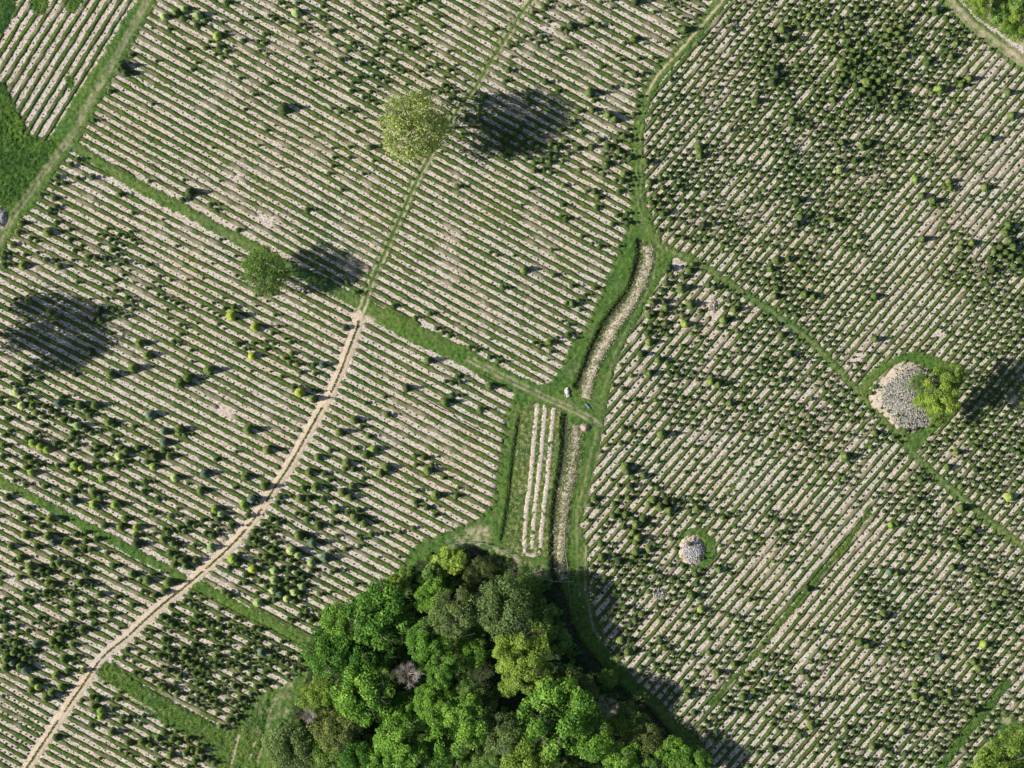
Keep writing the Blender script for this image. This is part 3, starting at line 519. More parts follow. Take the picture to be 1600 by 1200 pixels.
# ------------------------------------------------------------------ surveyed single conifers: (origin, list of x, y at 3x [, r, colour])
g, L_, Y_, B_, K_, R_ = 'c_green', 'c_pale', 'c_yellow', 'c_blue', 'c_dark', 'c_bright'
MAN = []
def survey(ox, oy, items):
    for it in items:
        x, y = it[0]/3+ox, it[1]/3+oy; r = it[2] if len(it) > 2 else 5; c = it[3] if len(it) > 3 else g
        if x > 1000: r *= .86
        if 1300 < x < 1385 and y < 140: r *= .85
        MAN.append((x, y, r, c))
survey(0, 0, [(770,80,7,L_),(825,62,6),(863,45,6,L_),(858,88,6),(928,72,7,L_),(962,98,5),(922,120,6,L_),(1060,15,6,L_),(1018,170,7,R_),(1028,220,6,R_),(1062,243,5,L_),(615,258,5),(560,295,5,K_),(555,325,5),(590,345,7,K_),(575,312,8,K_),(515,430,5,L_),(715,488,3.5),(440,565,5),(365,748,5.5,L_),(330,775,6,L_),(265,830,6,L_),(298,858,5,Y_),(360,838,5,L_),(430,832,6),(253,930,6,L_),(560,912,6,L_),(852,938,6,L_),(890,905,8,K_),(985,960,5,K_),(1012,985,5),(1115,1080,5),(265,968,5),(230,1000,5),(225,1090,8),(60,1145,6,L_),(20,1190,6,Y_),(700,850,4)])
survey(400, 0, [(190,60,7,L_),(343,148,6,L_),(622,78,6),(535,690,6),(130,510,9,K_),(240,985,5.5,K_),(945,875,5.5,K_),(1180,330,6),(395,280,6),(490,300,6)])
survey(800, 0, [(150,35,6,B_),(245,35,5),(575,10,7,K_),(755,20,6),(400,120,6),(275,125,7,K_),(570,185,6.5),(575,350,6),(805,140,8),(155,385,6),(360,440,8),(465,410,5.5),(545,405,5.5),(450,540,7),(480,560,7),(100,800,6),(405,655,6),(240,870,5),(385,900,6),(500,900,6),(515,850,6),(235,960,5),(490,1010,5),(540,1045,6),(875,690,8),(880,730,8),(705,880,6,R_),(730,920,5),(725,990,6.5,R_),(640,890,5),(895,1055,7,K_),(945,1050,6),(1140,475,8),(1150,440,6),(1020,610,6,R_),(35,680,5),(865,205,6,R_),(1010,100,6),(1030,130,5.5),(230,610,5),(270,580,5),(50,580,6,K_)])
survey(1200, 0, [(65,140,8),(30,190,8,K_),(90,180,8,K_),(20,320,7),(40,350,8,K_),(20,385,8,K_),(380,195,8),(400,240,8),(430,240,8),(320,140,7),(355,255,8),(380,295,8),(365,320,8),(400,350,8),(430,360,7),(480,320,7),(490,360,8),(520,250,8),(545,125,7),(625,125,7),(605,160,7),(630,185,7),(640,260,7),(575,320,6),(580,430,7,K_),(545,430,7),(600,460,7),(600,500,7),(570,520,6),(780,50,9),(745,295,7),(855,265,7),(880,205,7),(800,420,9,R_),(940,370,7),(905,400,7),(1125,435,7),(1140,545,8),(1035,650,7),(1015,880,7),(845,850,7),(850,880,7),(825,880,6),(770,940,7),(720,920,7),(135,940,8,K_),(150,1020,8),(130,1050,8,K_),(300,1030,7),(245,910,6),(115,560,7),(100,545,6,K_),(335,800,7,R_),(1125,1060,8),(1110,1090,8),(1130,1130,8),(1150,1160,8),(900,1160,7),(955,1140,7),(720,1120,7),(430,1110,6),(440,690,7),(345,670,7),(760,770,6,R_),(690,845,7,R_),(870,750,6)])
survey(0, 400, [(15,10,6,Y_),(18,42,6,L_),(108,45,7),(215,20,6),(275,50,6.5),(450,10,6,L_),(585,25,5),(690,40,5),(135,210,7),(235,265,7),(265,285,7),(465,255,7,K_),(468,300,7),(28,372,6,R_),(655,410,7.5),(425,450,7,K_),(690,465,7.5),(625,525,8),(520,555,8),(980,535,8),(880,575,8),(845,600,8),(115,525,5.5,B_),(105,565,5,R_),(350,555,5.5),(75,635,6.5,L_),(140,665,6,R_),(102,700,6.5,L_),(290,660,5.5),(275,690,7,B_),(375,700,7.5),(445,700,7.5),(405,725,6,B_),(705,745,8,B_),(510,780,7),(533,795,5,B_),(240,725,5.5,R_),(268,742,5.5,R_),(170,735,5.5),(210,705,5),(205,755,5),(330,772,5.5),(365,795,7,L_),(400,815,5.5),(432,828,5),(195,795,5.5),(130,760,5),(165,828,5.5,R_),(40,690,5),(0,690,5),(35,762,6),(20,840,5.5,L_),(15,888,6,R_),(12,940,5.5,R_),(155,875,7,R_),(190,890,6.5,Y_),(222,905,6.5,R_),(125,855,5.5),(260,877,5.5,R_),(325,862,5.5),(325,912,5),(360,885,6),(490,910,6,L_),(530,875,6),(562,900,5.5,R_),(590,915,7),(560,940,6.5,L_),(588,965,5.5),(770,825,6.5,B_),(840,815,8),(865,838,5),(770,875,7,B_),(690,920,6,K_),(765,910,6,K_),(725,940,8,K_),(793,938,6.5),(720,990,6.5,R_),(690,965,5.5),(350,980,7,R_),(383,993,6.5,R_),(322,958,5.5),(450,940,5.5),(430,910,5),(482,1045,6.5,R_),(820,1040,6.5,L_),(960,1020,7.5,B_),(1150,1035,7.5),(1165,815,8),(1180,1140,7.5,B_),(1142,1168,6.5,R_),(1007,1185,6.5,R_),(940,1100,6.5),(680,1060,6),(612,1072,6,R_),(552,990,5.5),(540,1165,7.5,R_),(440,1165,7,R_),(438,1110,6.5),(470,1135,5.5),(675,1105,6,L_),(740,1140,5.5),(342,1150,6.5,B_),(375,1080,6,R_),(212,1080,5.5),(118,945,6,R_),(148,965,6,R_),(120,990,6,R_),(148,1015,6.5,R_),(180,980,5.5),(50,1000,5.5),(345,1105,6),(120,1070,5.5),(35,1130,6.5,K_),(1088,282,8.5,Y_),(1095,240,5.5,L_),(1195,335,7.5,Y_),(1183,470,7,Y_),(1115,410,6),(130,1180,6),(460,1180,5)])
survey(400, 400, [(335,115,5),(425,120,5.5),(465,170,5),(645,235,5),(745,290,4.5),(815,270,5),(845,340,4.5),(875,360,4.5),(905,375,4.5),(1000,430,4.5),(1035,440,4.5),(1095,475,5),(1135,495,5),(1155,150,5.5),(415,335,6,K_),(805,490,6.5),(945,565,5.5),(955,590,4.5),(1095,610,6.5),(920,655,5.5,R_),(885,685,7.5),(1050,720,6),(705,620,6.5,K_),(600,660,4),(510,690,4.5),(615,745,6),(460,770,7),(390,825,7),(525,845,5.5),(55,910,8),(550,905,7,R_),(515,930,7),(460,900,5.5),(290,945,6.5),(425,970,7),(455,1000,6),(610,990,7.5),(582,1015,7),(250,1015,7),(318,1020,6),(280,1085,7),(785,945,6,B_),(805,1005,7),(875,1040,4.5),(750,1100,5.5),(745,1150,6),(840,1120,7),(450,1080,6.5),(405,1105,7),(440,1130,6.5),(315,1140,6),(205,1135,6.5),(110,1130,6,L_),(40,1080,7),(375,1180,6),(475,1190,6),(800,1180,6),(310,510,6.5,B_),(205,640,8,Y_),(175,615,5.5,L_),(265,670,6.5),(205,545,5,L_),(145,50,1)][:-1])
survey(800, 400, [(55,65,7),(195,90,5),(280,225,6.5),(280,140,5),(175,405,6.5),(260,370,6),(385,150,5),(790,150,8.5),(835,225,8.5),(945,150,6.5,K_),(720,245,7),(640,280,7),(810,320,7.5,R_),(860,330,6,R_),(640,405,7.5),(605,460,7.5,K_),(685,485,7),(640,550,7.5),(625,545,6),(930,590,7.5,R_),(965,600,7.5),(700,835,9),(720,70,6),(530,990,8),(540,1010,7,K_),(615,1030,7),(660,1145,8),(690,1170,9),(720,1150,9,K_),(750,1150,7),(640,1165,7),(735,1190,8),(1040,250,7),(990,300,8),(1020,690,7),(845,40,6.5),(1110,830,6)])
survey(1200, 400, [(40,20,8),(90,15,7),(10,60,7),(30,190,7),(170,180,7.5),(210,190,7),(500,190,7),(500,390,7),(60,370,7),(100,460,7.5,K_),(60,580,7),(360,940,9),(880,920,7),(840,990,7),(1130,1130,8,R_),(180,880,6),(900,1180,9),(400,760,6)])
survey(0, 800, [(235,30,7.5),(195,65,6),(120,110,7),(225,115,7.5),(250,140,7,B_),(50,160,6.5),(65,225,6),(140,255,7.5),(245,215,6),(275,240,6.5),(305,250,6.5),(340,275,6.5),(205,290,6),(350,180,6),(425,175,6),(355,105,6),(620,290,6.5),(715,290,6),(690,320,7.5),(790,330,7.5),(375,330,7),(405,345,6),(465,385,6.5),(405,285,6),(640,70,6.5,Y_),(565,70,7),(635,110,6),(640,150,8,K_),(765,130,6.5),(790,95,6),(800,20,6),(1035,10,6.5,L_),(990,165,6.5,L_),(860,225,7.5,K_),(870,250,7),(915,225,6.5),(1090,220,8,R_),(1115,240,6),(1150,295,6,L_),(1150,330,6,R_),(1185,270,6.5,Y_),(1075,390,6,L_),(1050,375,6),(170,620,7,B_),(245,610,6.5),(300,690,7),(265,765,7),(155,795,7),(180,820,6.5,R_),(290,820,6.5),(245,850,6.5),(215,870,7),(475,930,6.5,R_),(475,960,6.5,R_),(575,960,5.5),(575,985,5.5),(525,1030,7),(600,1080,7),(665,1075,7),(700,1090,6),(740,1060,6.5),(770,1035,6,R_),(265,1055,6.5,K_),(430,1000,6),(870,1130,6.5),(930,1120,6.5),(800,1140,6.5),(840,1080,6),(30,690,7.5),(60,705,7,B_),(95,720,7.5),(120,735,7.5,B_),(65,655,6.5),(25,730,7)])
survey(400, 800, [(70,120,5.5,L_),(95,145,5.5,L_),(105,50,6,K_),(200,110,8),(265,145,8,B_),(325,215,8,B_),(240,35,6),(165,180,7.5,L_),(197,200,6.5,L_),(125,210,5.5),(162,228,5.5),(258,235,6.5,L_),(262,272,5.5,R_),(152,265,6,L_),(192,290,6,L_),(222,305,6,L_),(87,278,6.5,L_),(85,320,7,L_),(18,325,5.5),(50,350,6,L_),(80,365,7,L_),(115,340,5.5,L_),(150,355,6,L_),(180,375,7,L_),(215,348,6.5,L_),(112,385,6.5,B_),(145,405,6.5,L_),(180,420,6,L_),(85,410,5.5),(182,328,6,B_),(10,425,7,L_),(210,485,5.5,L_),(300,385,5),(460,25,7),(475,30,7.5,K_),(505,50,7),(430,0,6),(490,125,5),(540,105,5.5),(485,160,4.5),(610,100,4.5),(670,95,5),(735,75,5),(365,0,6),(25,655,7,B_),(420,175,5.5),(370,270,5)])
survey(800, 800, [(580,60,7),(520,70,6),(590,120,7),(420,210,7.5),(640,175,7),(580,185,6.5),(500,230,6.5,K_),(740,250,5),(660,280,6.5),(700,300,6),(840,390,7.5),(865,340,6),(885,455,7,R_),(880,400,6),(510,600,7.5),(540,655,7),(545,600,6,K_),(820,610,6),(690,590,6),(970,270,7),(1040,710,7),(1080,870,8),(960,750,7),(720,640,6),(850,940,6.5),(920,1000,6),(955,1030,6.5),(1185,760,6),(820,860,7),(1110,410,6)])
survey(1200, 800, [(575,60,7,R_),(60,95,6.5),(180,360,7,K_),(570,280,7.5,B_),(600,285,7),(880,140,7),(895,165,7),(920,120,6),(945,90,7),(960,75,6),(540,480,7.5),(520,495,7),(430,610,7.5),(465,625,7),(690,860,7.5),(720,870,7),(860,260,7),(1010,620,8,R_),(960,700,7.5),(985,735,7.5),(1000,700,7),(800,680,7,B_),(160,750,6.5),(190,780,6.5),(200,700,6),(245,565,5.5),(290,585,5),(195,550,5),(1060,430,7),(1030,455,6.5),(850,845,7),(230,880,7,K_),(490,1100,7),(330,1170,7),(150,1050,6.5),(630,1030,7),(960,930,8),(640,1130,6.5),(15,1110,7,K_),(130,860,6.5),(290,880,6.5),(200,1000,7)])
MAN = [q for q in MAN if cls_at(q[0], q[1]) == 0 or CLS is None or True]
# remove doubles
keep = []
for q in MAN:
    if all((q[0]-p[0])**2+(q[1]-p[1])**2 > 9 for p in keep): keep.append(q)
MAN = keep; MA = np.array([(q[0], q[1], q[2]) for q in MAN])

YOUNG, SEED = [], []
for (x, y, bn) in SLOTS:
    d = np.hypot(MA[:, 0]-x, MA[:, 1]-y)
    if (d < MA[:, 2]+1.5).any(): continue
    if any(math.hypot((x-bx)/ra, (y-by)/rb) < .9 for bx, by, ra, rb in BARE): continue
    oc, r = field(x, y)
    patch = float(vn(x, y, 34, 91))*.7 + float(vn(x, y, 90, 92))*.3
    oc = min(1, max(0, oc + (patch-.5)*1.1*min(1, oc*2.2)))
    u = rng.random()
    right = 'right field' in bn
    oc, r = (oc*.98+.03, r*.87) if right else (oc*.8, r*.93)
    if bn == 'left middle block' and y > 600: oc *= .45
    elif bn == 'lower left block': oc *= .8
    elif bn == 'central block below the lane': oc *= .6
    if u < oc:
        rr = r*(.72+.5*rng.random()) * (.86+.3*patch)
        if rng.random() < .03: rr *= 1.3
        YOUNG.append((x, y, rr, bn))
    else:
        if rng.random() < .8:
            rs = .85 + .75*rng.random() + (.3 if right else 0)
            if right and rng.random() < .4: rs *= 1.35
            if 'bottom left' in bn: rs *= 1.35
            SEED.append((x, y, rs, bn))
for L in KROWS:
    p = smooth_line(L, 8)
    for q in p: SEED.append((q[0], q[1], 1.5, 'K'))
print('manual', len(MAN), 'young', len(YOUNG), 'seedlings', len(SEED))

# ------------------------------------------------------------------ conifer meshes
def conifer_arrays(seed, tiers, boughs, H=2.3, sub=True):
    """unit radius crown, height H; kite shaped drooping boughs in tiers"""
    r_ = np.random.default_rng(seed); V, Fc, T = [], [], []
    for i in range(tiers):
        f = i/(tiers-1 if tiers > 1 else 1); z = .10*H + (.84*H)*f; R = (1-f)**.95*1.0 + .06
        n = max(5, int(boughs*(1-.5*f))); a0 = r_.random()*6.28
        for j in range(n):
            a = a0 + 6.283*j/n + r_.normal(0, .12); rr = R*(.66+.52*r_.random()); wd = .62*rr*6.283/n*(.9+.3*r_.random()) + .05
            dz = -.16*R*H*.5; d = np.array([math.cos(a), math.sin(a)]); q = np.array([-d[1], d[0]])
            up = .20*R; b0 = len(V)*0 + sum(len(v) for v in V)
            pts = np.array([[0, 0, z+up*1.5], [*(d*rr*.58+q*wd), z+up*.25+r_.normal(0, .04)], [*(d*rr), z+dz*.9], [*(d*rr*.58-q*wd), z+up*.25+r_.normal(0, .04)], [*(d*rr*.62), z+up*.8]])
            V.append(pts); Fc += [(b0, b0+3, b0+4), (b0, b0+4, b0+1), (b0+4, b0+3, b0+2), (b0+4, b0+2, b0+1)]
            T.append(np.full(5, r_.random()) * .55 + np.array([.1, .25, .45, .25, .3]))
    b0 = sum(len(v) for v in V)
    V.append(np.array([[.13, 0, .12*H], [-.08, .11, .12*H], [-.08, -.11, .12*H], [0, 0, H*1.04]])); Fc += [(b0, b0+1, b0+3), (b0+1, b0+2, b0+3), (b0+2, b0, b0+3)]; T.append(np.full(4, .9))
    return np.concatenate(V), np.array(Fc), np.clip(np.concatenate(T), 0, 1)
def tube(pts, rad, n=6):
    V, Fc = [], []
    for i, (p, r) in enumerate(zip(pts, rad)):
        p = np.array(p, float)
        d = np.array(pts[min(i+1, len(pts)-1)], float)-np.array(pts[max(i-1, 0)], float); d /= np.linalg.norm(d)+1e-9
        a = np.cross(d, [0, 0, 1.] if abs(d[2]) < .9 else [1., 0, 0]); a /= np.linalg.norm(a); b_ = np.cross(d, a)
        for k in range(n):
            t_ = 6.2832*k/n; V.append(p+r*(math.cos(t_)*a+math.sin(t_)*b_))
        if i: 
            for k in range(n): s = (i-1)*n; Fc.append((s+k, s+(k+1) % n, s+n+(k+1) % n, s+n+k))
    return np.array(V), np.array(Fc)
BIG = []
for s in range(9):
    v, f, t_ = conifer_arrays(100+s, 8, 10, 2.45+.2*(s % 4)); BIG.append(mk('conifer_crown', v, [f], F['c_green'], {'tint': t_}))
tv, tf = tube([(0, 0, 0), (0, 0, .6), (0, 0, 1.4)], [.09, .07, .02]); CTR = mk('conifer_trunk', tv, [tf], M['bark'])
MIDM = []
for s in range(6):
    v, f, t_ = conifer_arrays(200+s, 5, 8, 2.7+.2*(s % 3)); MIDM.append(mk('young_conifer', v, [f], F['c_young'], {'tint': t_}))

# labels that single one out: nearest landmark + side + order of distance
LM = [('the pale lime tree', 645, 195), ('the round dark green tree', 413, 425), ('the track junction', 562, 500), ('the left grass lane end', 60, 300), ('the pair of yellow conifers', 364, 494),
      ('the top left grass lane', 215, 60), ('the long curved ditch', 960, 500), ('the white rocks', 886, 616), ('the big stone heap', 1412, 620), ('the small stone heap', 1081, 860), ('the upper right dirt road', 1540, 60),
      ('the grey bare soil patch', 1112, 480), ('the bottom right yellow tree', 1580, 1175), ('the lower lane crossing', 298, 908), ('the sandy track bend', 180, 1010), ('the wood\'s left edge', 480, 1020), ('the wood\'s top tip', 700, 860),
      ('the three straight soil beds', 842, 740), ('the curved lane bend', 1010, 150), ('the lane fork', 1050, 400), ('the wood\'s right tip', 1060, 1150), ('the diagonal lane middle', 1230, 505), ('the bottom left corner', 10, 1190), ('the left frame edge', 0, 640),
      ('the top frame edge', 520, 0), ('the right frame edge', 1600, 400), ('the diagonal lane end', 1590, 850), ('the sandy track middle', 470, 690), ('the inner grass swath', 1275, 905), ('the shaded grey rubble patch', 1030, 928), ('the top right weedy patch', 1370, 10), ('the bottom frame edge', 1300, 1200)]
LMA = np.array([(a[1], a[2]) for a in LM], float)
ORD = ['nearest', 'second', 'third', 'fourth', 'fifth', 'sixth', 'seventh', 'eighth', 'ninth', 'tenth', 'eleventh', 'twelfth', 'thirteenth', 'fourteenth', 'fifteenth', 'sixteenth', 'seventeenth', 'eighteenth', 'nineteenth', 'twentieth']
SIDE = ['right of', 'above right of', 'above', 'above left of', 'left of', 'below left of', 'below', 'below right of']
CW = {'c_green': 'green', 'c_young': 'green', 'c_bright': 'bright green', 'c_pale': 'pale green', 'c_yellow': 'yellow green', 'c_blue': 'bluish green', 'c_dark': 'dark green'}
def labels_for(items, noun):
    """items: (x, y, r, colour) -> one label each"""
    keys = {}; out = [None]*len(items)
    for i, (x, y, r, c) in enumerate(items):
        d = np.hypot(LMA[:, 0]-x, LMA[:, 1]-y); k = int(d.argmin())
        sd_ = int(round(math.degrees(math.atan2(LMA[k, 1]-y, x-LMA[k, 0]))/45)) % 8
        szw = 'large' if r >= 7.4 else ('mid-sized' if r >= 5.9 else 'small')
        keys.setdefault((szw, CW[c], k, sd_), []).append((d[k], i))
    for (szw, cw, k, sd_), lst in keys.items():
        lst.sort()
        for n, (dd, i) in enumerate(lst):
            o_ = '' if len(lst) == 1 else (', nearest' if n == 0 else ', %s nearest' % (ORD[n] if n < 20 else str(n+1)+'th'))
            out[i] = '%s %s %s %s %s%s' % (szw, cw, noun, SIDE[sd_], LM[k][0], o_)
    return out

MAN.sort(key=lambda q: -q[2])
allbig = MAN
indiv, restbig = allbig[:300], allbig[300:]
lab = labels_for(indiv, 'conifer')
def zc(x, y, h):   # the plan gives where a crown shows; its foot stands nearer the plan's centre line of sight
    k = 1 - h/CAM_H; return x_center(x, k), y_center(y, k)
def x_center(x, k): return (x-800)*k+800
def y_center(y, k): return (y-600)*k+600
for i, (x, y, r, c) in enumerate(indiv):
    R = r*S*1.08; p = W((x, y))
    o = empty('conifer', (p[0], p[1], 0), lab[i], 'tree', 'larger conifers left standing in the planted rows', rng.random()*6.28, R)
    o.scale = (R, R, R*(1.25+.3*rng.random()))
    tr = obj('trunk', CTR, parent=o)
    obj('crown', BIG[rng.integers(0, len(BIG))], parent=o, mat=F[c])
YOUNG.sort(key=lambda q: -q[2])
yi, yr = YOUNG[:300], YOUNG[300:]
ycol = ['c_young' if rng.random() < .75 else ('c_dark' if rng.random() < .4 else 'c_green') for _ in yi]
ylab = labels_for([(q[0], q[1], q[2], c) for q, c in zip(yi, ycol)], 'young conifer')
for i, (x, y, r, bn) in enumerate(yi):
    R = r*S*1.05; p = W((x, y))
    o = obj('young_conifer', MIDM[rng.integers(0, len(MIDM))], loc=(p[0], p[1], 0), label=ylab[i], cat='tree', group='young conifers in the planted rows', mat=F[ycol[i]])
    o.rotation_euler = (0, 0, rng.random()*6.28); o.scale = (R, R, R*(1.3+.3*rng.random()))

def scatter(name, items, tmpl, mat, label, rscale=1.0, hs=1.15):
    tv, tf, tt = tmpl; n = len(items); A = np.array([(q[0], q[1], q[2]) for q in items])
    a = rng.random(n)*6.283; R = A[:, 2]*S*rscale; ca, sa = np.cos(a)*R, np.sin(a)*R
    V = np.zeros((n, len(tv), 3)); P = W(A[:, :2])
    V[..., 0] = ca[:, None]*tv[None, :, 0]-sa[:, None]*tv[None, :, 1]+P[:, :1]; V[..., 1] = sa[:, None]*tv[None, :, 0]+ca[:, None]*tv[None, :, 1]+P[:, 1:]
    V[..., 2] = tv[None, :, 2]*(R*hs*(.85+.35*rng.random(n)))[:, None]
    f = (tf[None]+np.arange(n)[:, None, None]*len(tv)).reshape(-1, 3)
    t_ = np.clip(tt[None, :]*.7+(rng.random(n)*.4-.05)[:, None], 0, 1)
    obj(name, mk(name, V.reshape(-1, 3), [f], mat, {'tint': t_.ravel()}), kind='stuff', label=label)
scatter('young_conifers', yr + [(q[0], q[1], q[2], '') for q in restbig], conifer_arrays(5, 4, 7, 2.9), F['c_young'], 'thousands of small green conifers standing in their rows', 1.0, 1.5)
scatter('conifer_seedlings', SEED, conifer_arrays(6, 2, 6, 2.2), F['c_dark'], 'tiny dark conifer seedlings planted along the bare soil strips', 1.0, 1.1)

# ------------------------------------------------------------------ broadleaf trees
def crown_arrays(seed, lobes=46, per=250, leaf=.045, spread=.74, flat=.72, lobe_r=(.20, .34), inner=.12, low=1.25):
    r_ = np.random.default_rng(seed); P, N, T = [], [], []
    for i in range(lobes):
        u = r_.random(); ph = r_.random()*6.283; cz = 1-low*u; sn = math.sqrt(max(0, 1-cz*cz))
        d = np.array([math.cos(ph)*sn, math.sin(ph)*sn, cz]); c = d*spread*(.72+.38*r_.random()); c[2] *= flat; lr = r_.uniform(*lobe_r)
        if r_.random() < .18: c *= 1.12
        n = int(per*(lr/.27)**2); q = r_.normal(size=(n, 3)); q /= np.linalg.norm(q, axis=1)[:, None]
        q[:, 2] = np.where((q[:, 2] < -.2) & (r_.random(n) < .6), -q[:, 2], q[:, 2])
        rad = lr*(.62+.45*r_.random(n)); P.append(c+q*rad[:, None]*np.array([1, 1, .8])); N.append(q+r_.normal(0, .55, (n, 3))+np.array([0, 0, .35]))
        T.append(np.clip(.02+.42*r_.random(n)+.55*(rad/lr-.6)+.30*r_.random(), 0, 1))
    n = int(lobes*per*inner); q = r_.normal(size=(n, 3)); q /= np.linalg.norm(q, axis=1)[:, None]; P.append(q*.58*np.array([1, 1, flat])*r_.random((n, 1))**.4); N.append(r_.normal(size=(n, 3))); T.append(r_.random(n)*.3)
    P, N, T = np.concatenate(P), np.concatenate(N), np.concatenate(T)
    N /= np.linalg.norm(N, axis=1)[:, None]; n = len(P)
    a = np.cross(N, r_.normal(size=(n, 3))); a /= np.linalg.norm(a, axis=1)[:, None]; b_ = np.cross(N, a)
    s = leaf*(.55+.9*r_.random(n))[:, None]
    V = np.stack([P-a*s, P+b_*s*.62, P+a*s, P-b_*s*.62], 1)
    return V.reshape(-1, 3), np.arange(4*n).reshape(n, 4), np.repeat(T, 4)
def limb_mesh(seed, flat=.72, fine=0):
    r_ = np.random.default_rng(seed); V, Fc, b = [], [], 0
    def add(pts, rad, n=5):
        nonlocal b; v, f = tube(pts, rad, n); V.append(v); Fc.append(f+b); b += len(v)
    for i in range(8 if not fine else 13):
        a = r_.random()*6.283; e = .15+.75*r_.random(); R = (.45+.35*r_.random()) if not fine else (.25+.5*r_.random())
        end = np.array([math.cos(a)*R, math.sin(a)*R, e*flat]); mid = end*.5+np.array([0, 0, -.12])
        add([(0, 0, -.55), mid, end], [.045, .028, .010] if not fine else [.03, .014, .005])
        for k in range(3 if not fine else 12):
            a2 = a+r_.normal(0, .6); f0 = .45+.5*r_.random(); s0 = mid+(end-mid)*f0; e2 = s0+np.array([math.cos(a2)*.32, math.sin(a2)*.32, .12+.15*r_.random()])*(.6+.6*r_.random())
            add([s0, (s0+e2)/2+r_.normal(0, .02, 3), e2], [.012, .008, .003], 4)
            for k2 in range(fine):
                a3 = a2+r_.normal(0, .9); s1 = s0+(e2-s0)*r_.random(); e3 = s1+np.array([math.cos(a3)*.18, math.sin(a3)*.18, .1*r_.random()])*(.5+r_.random())
                add([s1, e3], [.006, .0025], 3)
    return np.concatenate(V), np.concatenate(Fc)
CR = {}
def crown_kind(key, n, **kw):
    CR[key] = []
    for s in range(n):
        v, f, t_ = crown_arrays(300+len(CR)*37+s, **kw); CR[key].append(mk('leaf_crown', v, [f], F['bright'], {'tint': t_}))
F['bud'] = foliage('bud_twigs', (.12, .10, .085), (.27, .235, .21), (.48, .42, .39))
crown_kind('round', 4, lobes=70, per=210, leaf=.036, lobe_r=(.13, .27), spread=.82, inner=.1)
crown_kind('lobed', 4, lobes=44, per=300, leaf=.036, lobe_r=(.13, .30), spread=.92, inner=.08)
crown_kind('fine', 2, lobes=60, per=190, leaf=.034, lobe_r=(.16, .28), spread=.8)
crown_kind('full', 2, lobes=150, per=135, leaf=.027, lobe_r=(.12, .24), spread=.86, inner=.1, low=1.7)
crown_kind('sparse', 2, lobes=90, per=150, leaf=.030, lobe_r=(.14, .27), spread=.84, inner=.1)
crown_kind('airy', 1, lobes=60, per=45, leaf=.02, lobe_r=(.12, .26), spread=.8, inner=.02)
crown_kind('shrub', 3, lobes=16, per=130, leaf=.085, lobe_r=(.22, .40), spread=.66, inner=.15)
LIMB = [mk('limbs', *(lambda r: (r[0], [r[1]]))(limb_mesh(400+i)), M['bark']) for i in range(3)]
BARE_L = [mk('bare_limbs', *(lambda r: (r[0], [r[1]]))(limb_mesh(420+i, .6, 6)), M['twig']) for i in range(2)]
def trunk_mesh():
    return mk('trunk', *(lambda r: (r[0], [r[1]]))(tube([(0, 0, 0), (.01, 0, .05), (.02, .01, .5), (0, 0, 1)], [.075, .05, .04, .03], 8)), M['bark'])
TRK = trunk_mesh()
def broadleaf(x, y, r, kind, fol, label, H=None, name='broadleaf_tree', cat='tree', group=None, flat=1.0, limbs=True, bark=None, sx=1.0, rz=None):
    R = r*S*1.03; H = H or (R*1.5+6); cz = H-R*.72*flat      # crown centre height
    k = 1-cz/CAM_H; p = W((x_center(x, k), y_center(y, k)))
    o = empty(name, (p[0], p[1], 0), label, cat, group, rng.random()*6.28 if rz is None else rz)
    tr = obj('trunk', TRK, parent=o); tr.scale = (R*1.0, R*1.0, max(.3, cz-R*.5))
    if bark: tr.material_slots[0].link = 'OBJECT'; tr.material_slots[0].material = bark
    if limbs:
        l = obj('limbs', LIMB[rng.integers(0, 3)] if kind != 'bare' else BARE_L[rng.integers(0, 2)], parent=o, loc=(0, 0, cz)); l.scale = (R, R, R)
        if bark: l.material_slots[0].link = 'OBJECT'; l.material_slots[0].material = bark
    if kind != 'bare':
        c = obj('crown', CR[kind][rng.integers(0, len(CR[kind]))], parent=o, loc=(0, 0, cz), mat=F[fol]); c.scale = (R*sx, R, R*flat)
    return o
broadleaf(645, 197, 55, 'full', 'lime', 'large pale lime tree with thin new leaves beside the green track', 28, flat=1.8, bark=M['twig'])
broadleaf(414, 425, 38, 'full', 'mid', 'round dark green tree standing alone on the grass lane', 16, flat=1.5)
broadleaf(1474, 612, 31, 'lobed', 'yellow', 'bright yellow green tree with a lobed crown beside the big stone heap', 15, rz=.4)
broadleaf(1487, 587, 20, 'lobed', 'yellow', 'yellow green crown behind the lobed tree at the stone heap, upper side', 14)
broadleaf(1466, 642, 19, 'lobed', 'yellow', 'small yellow green tree at the lower edge of the big stone heap', 9)
broadleaf(1440, 627, 13, 'shrub', 'yellow', 'small yellow green bush on the stones of the big heap', 3.5, cat='bush', name='bush', limbs=False)
broadleaf(1437, 600, 18, 'sparse', 'mid', 'thin green tree leaning over the grey stones of the heap', 7)
broadleaf(-104, 528, 62, 'sparse', 'mid', 'tall tree just outside the left edge whose shade crosses the rows', 29, flat=1.5)
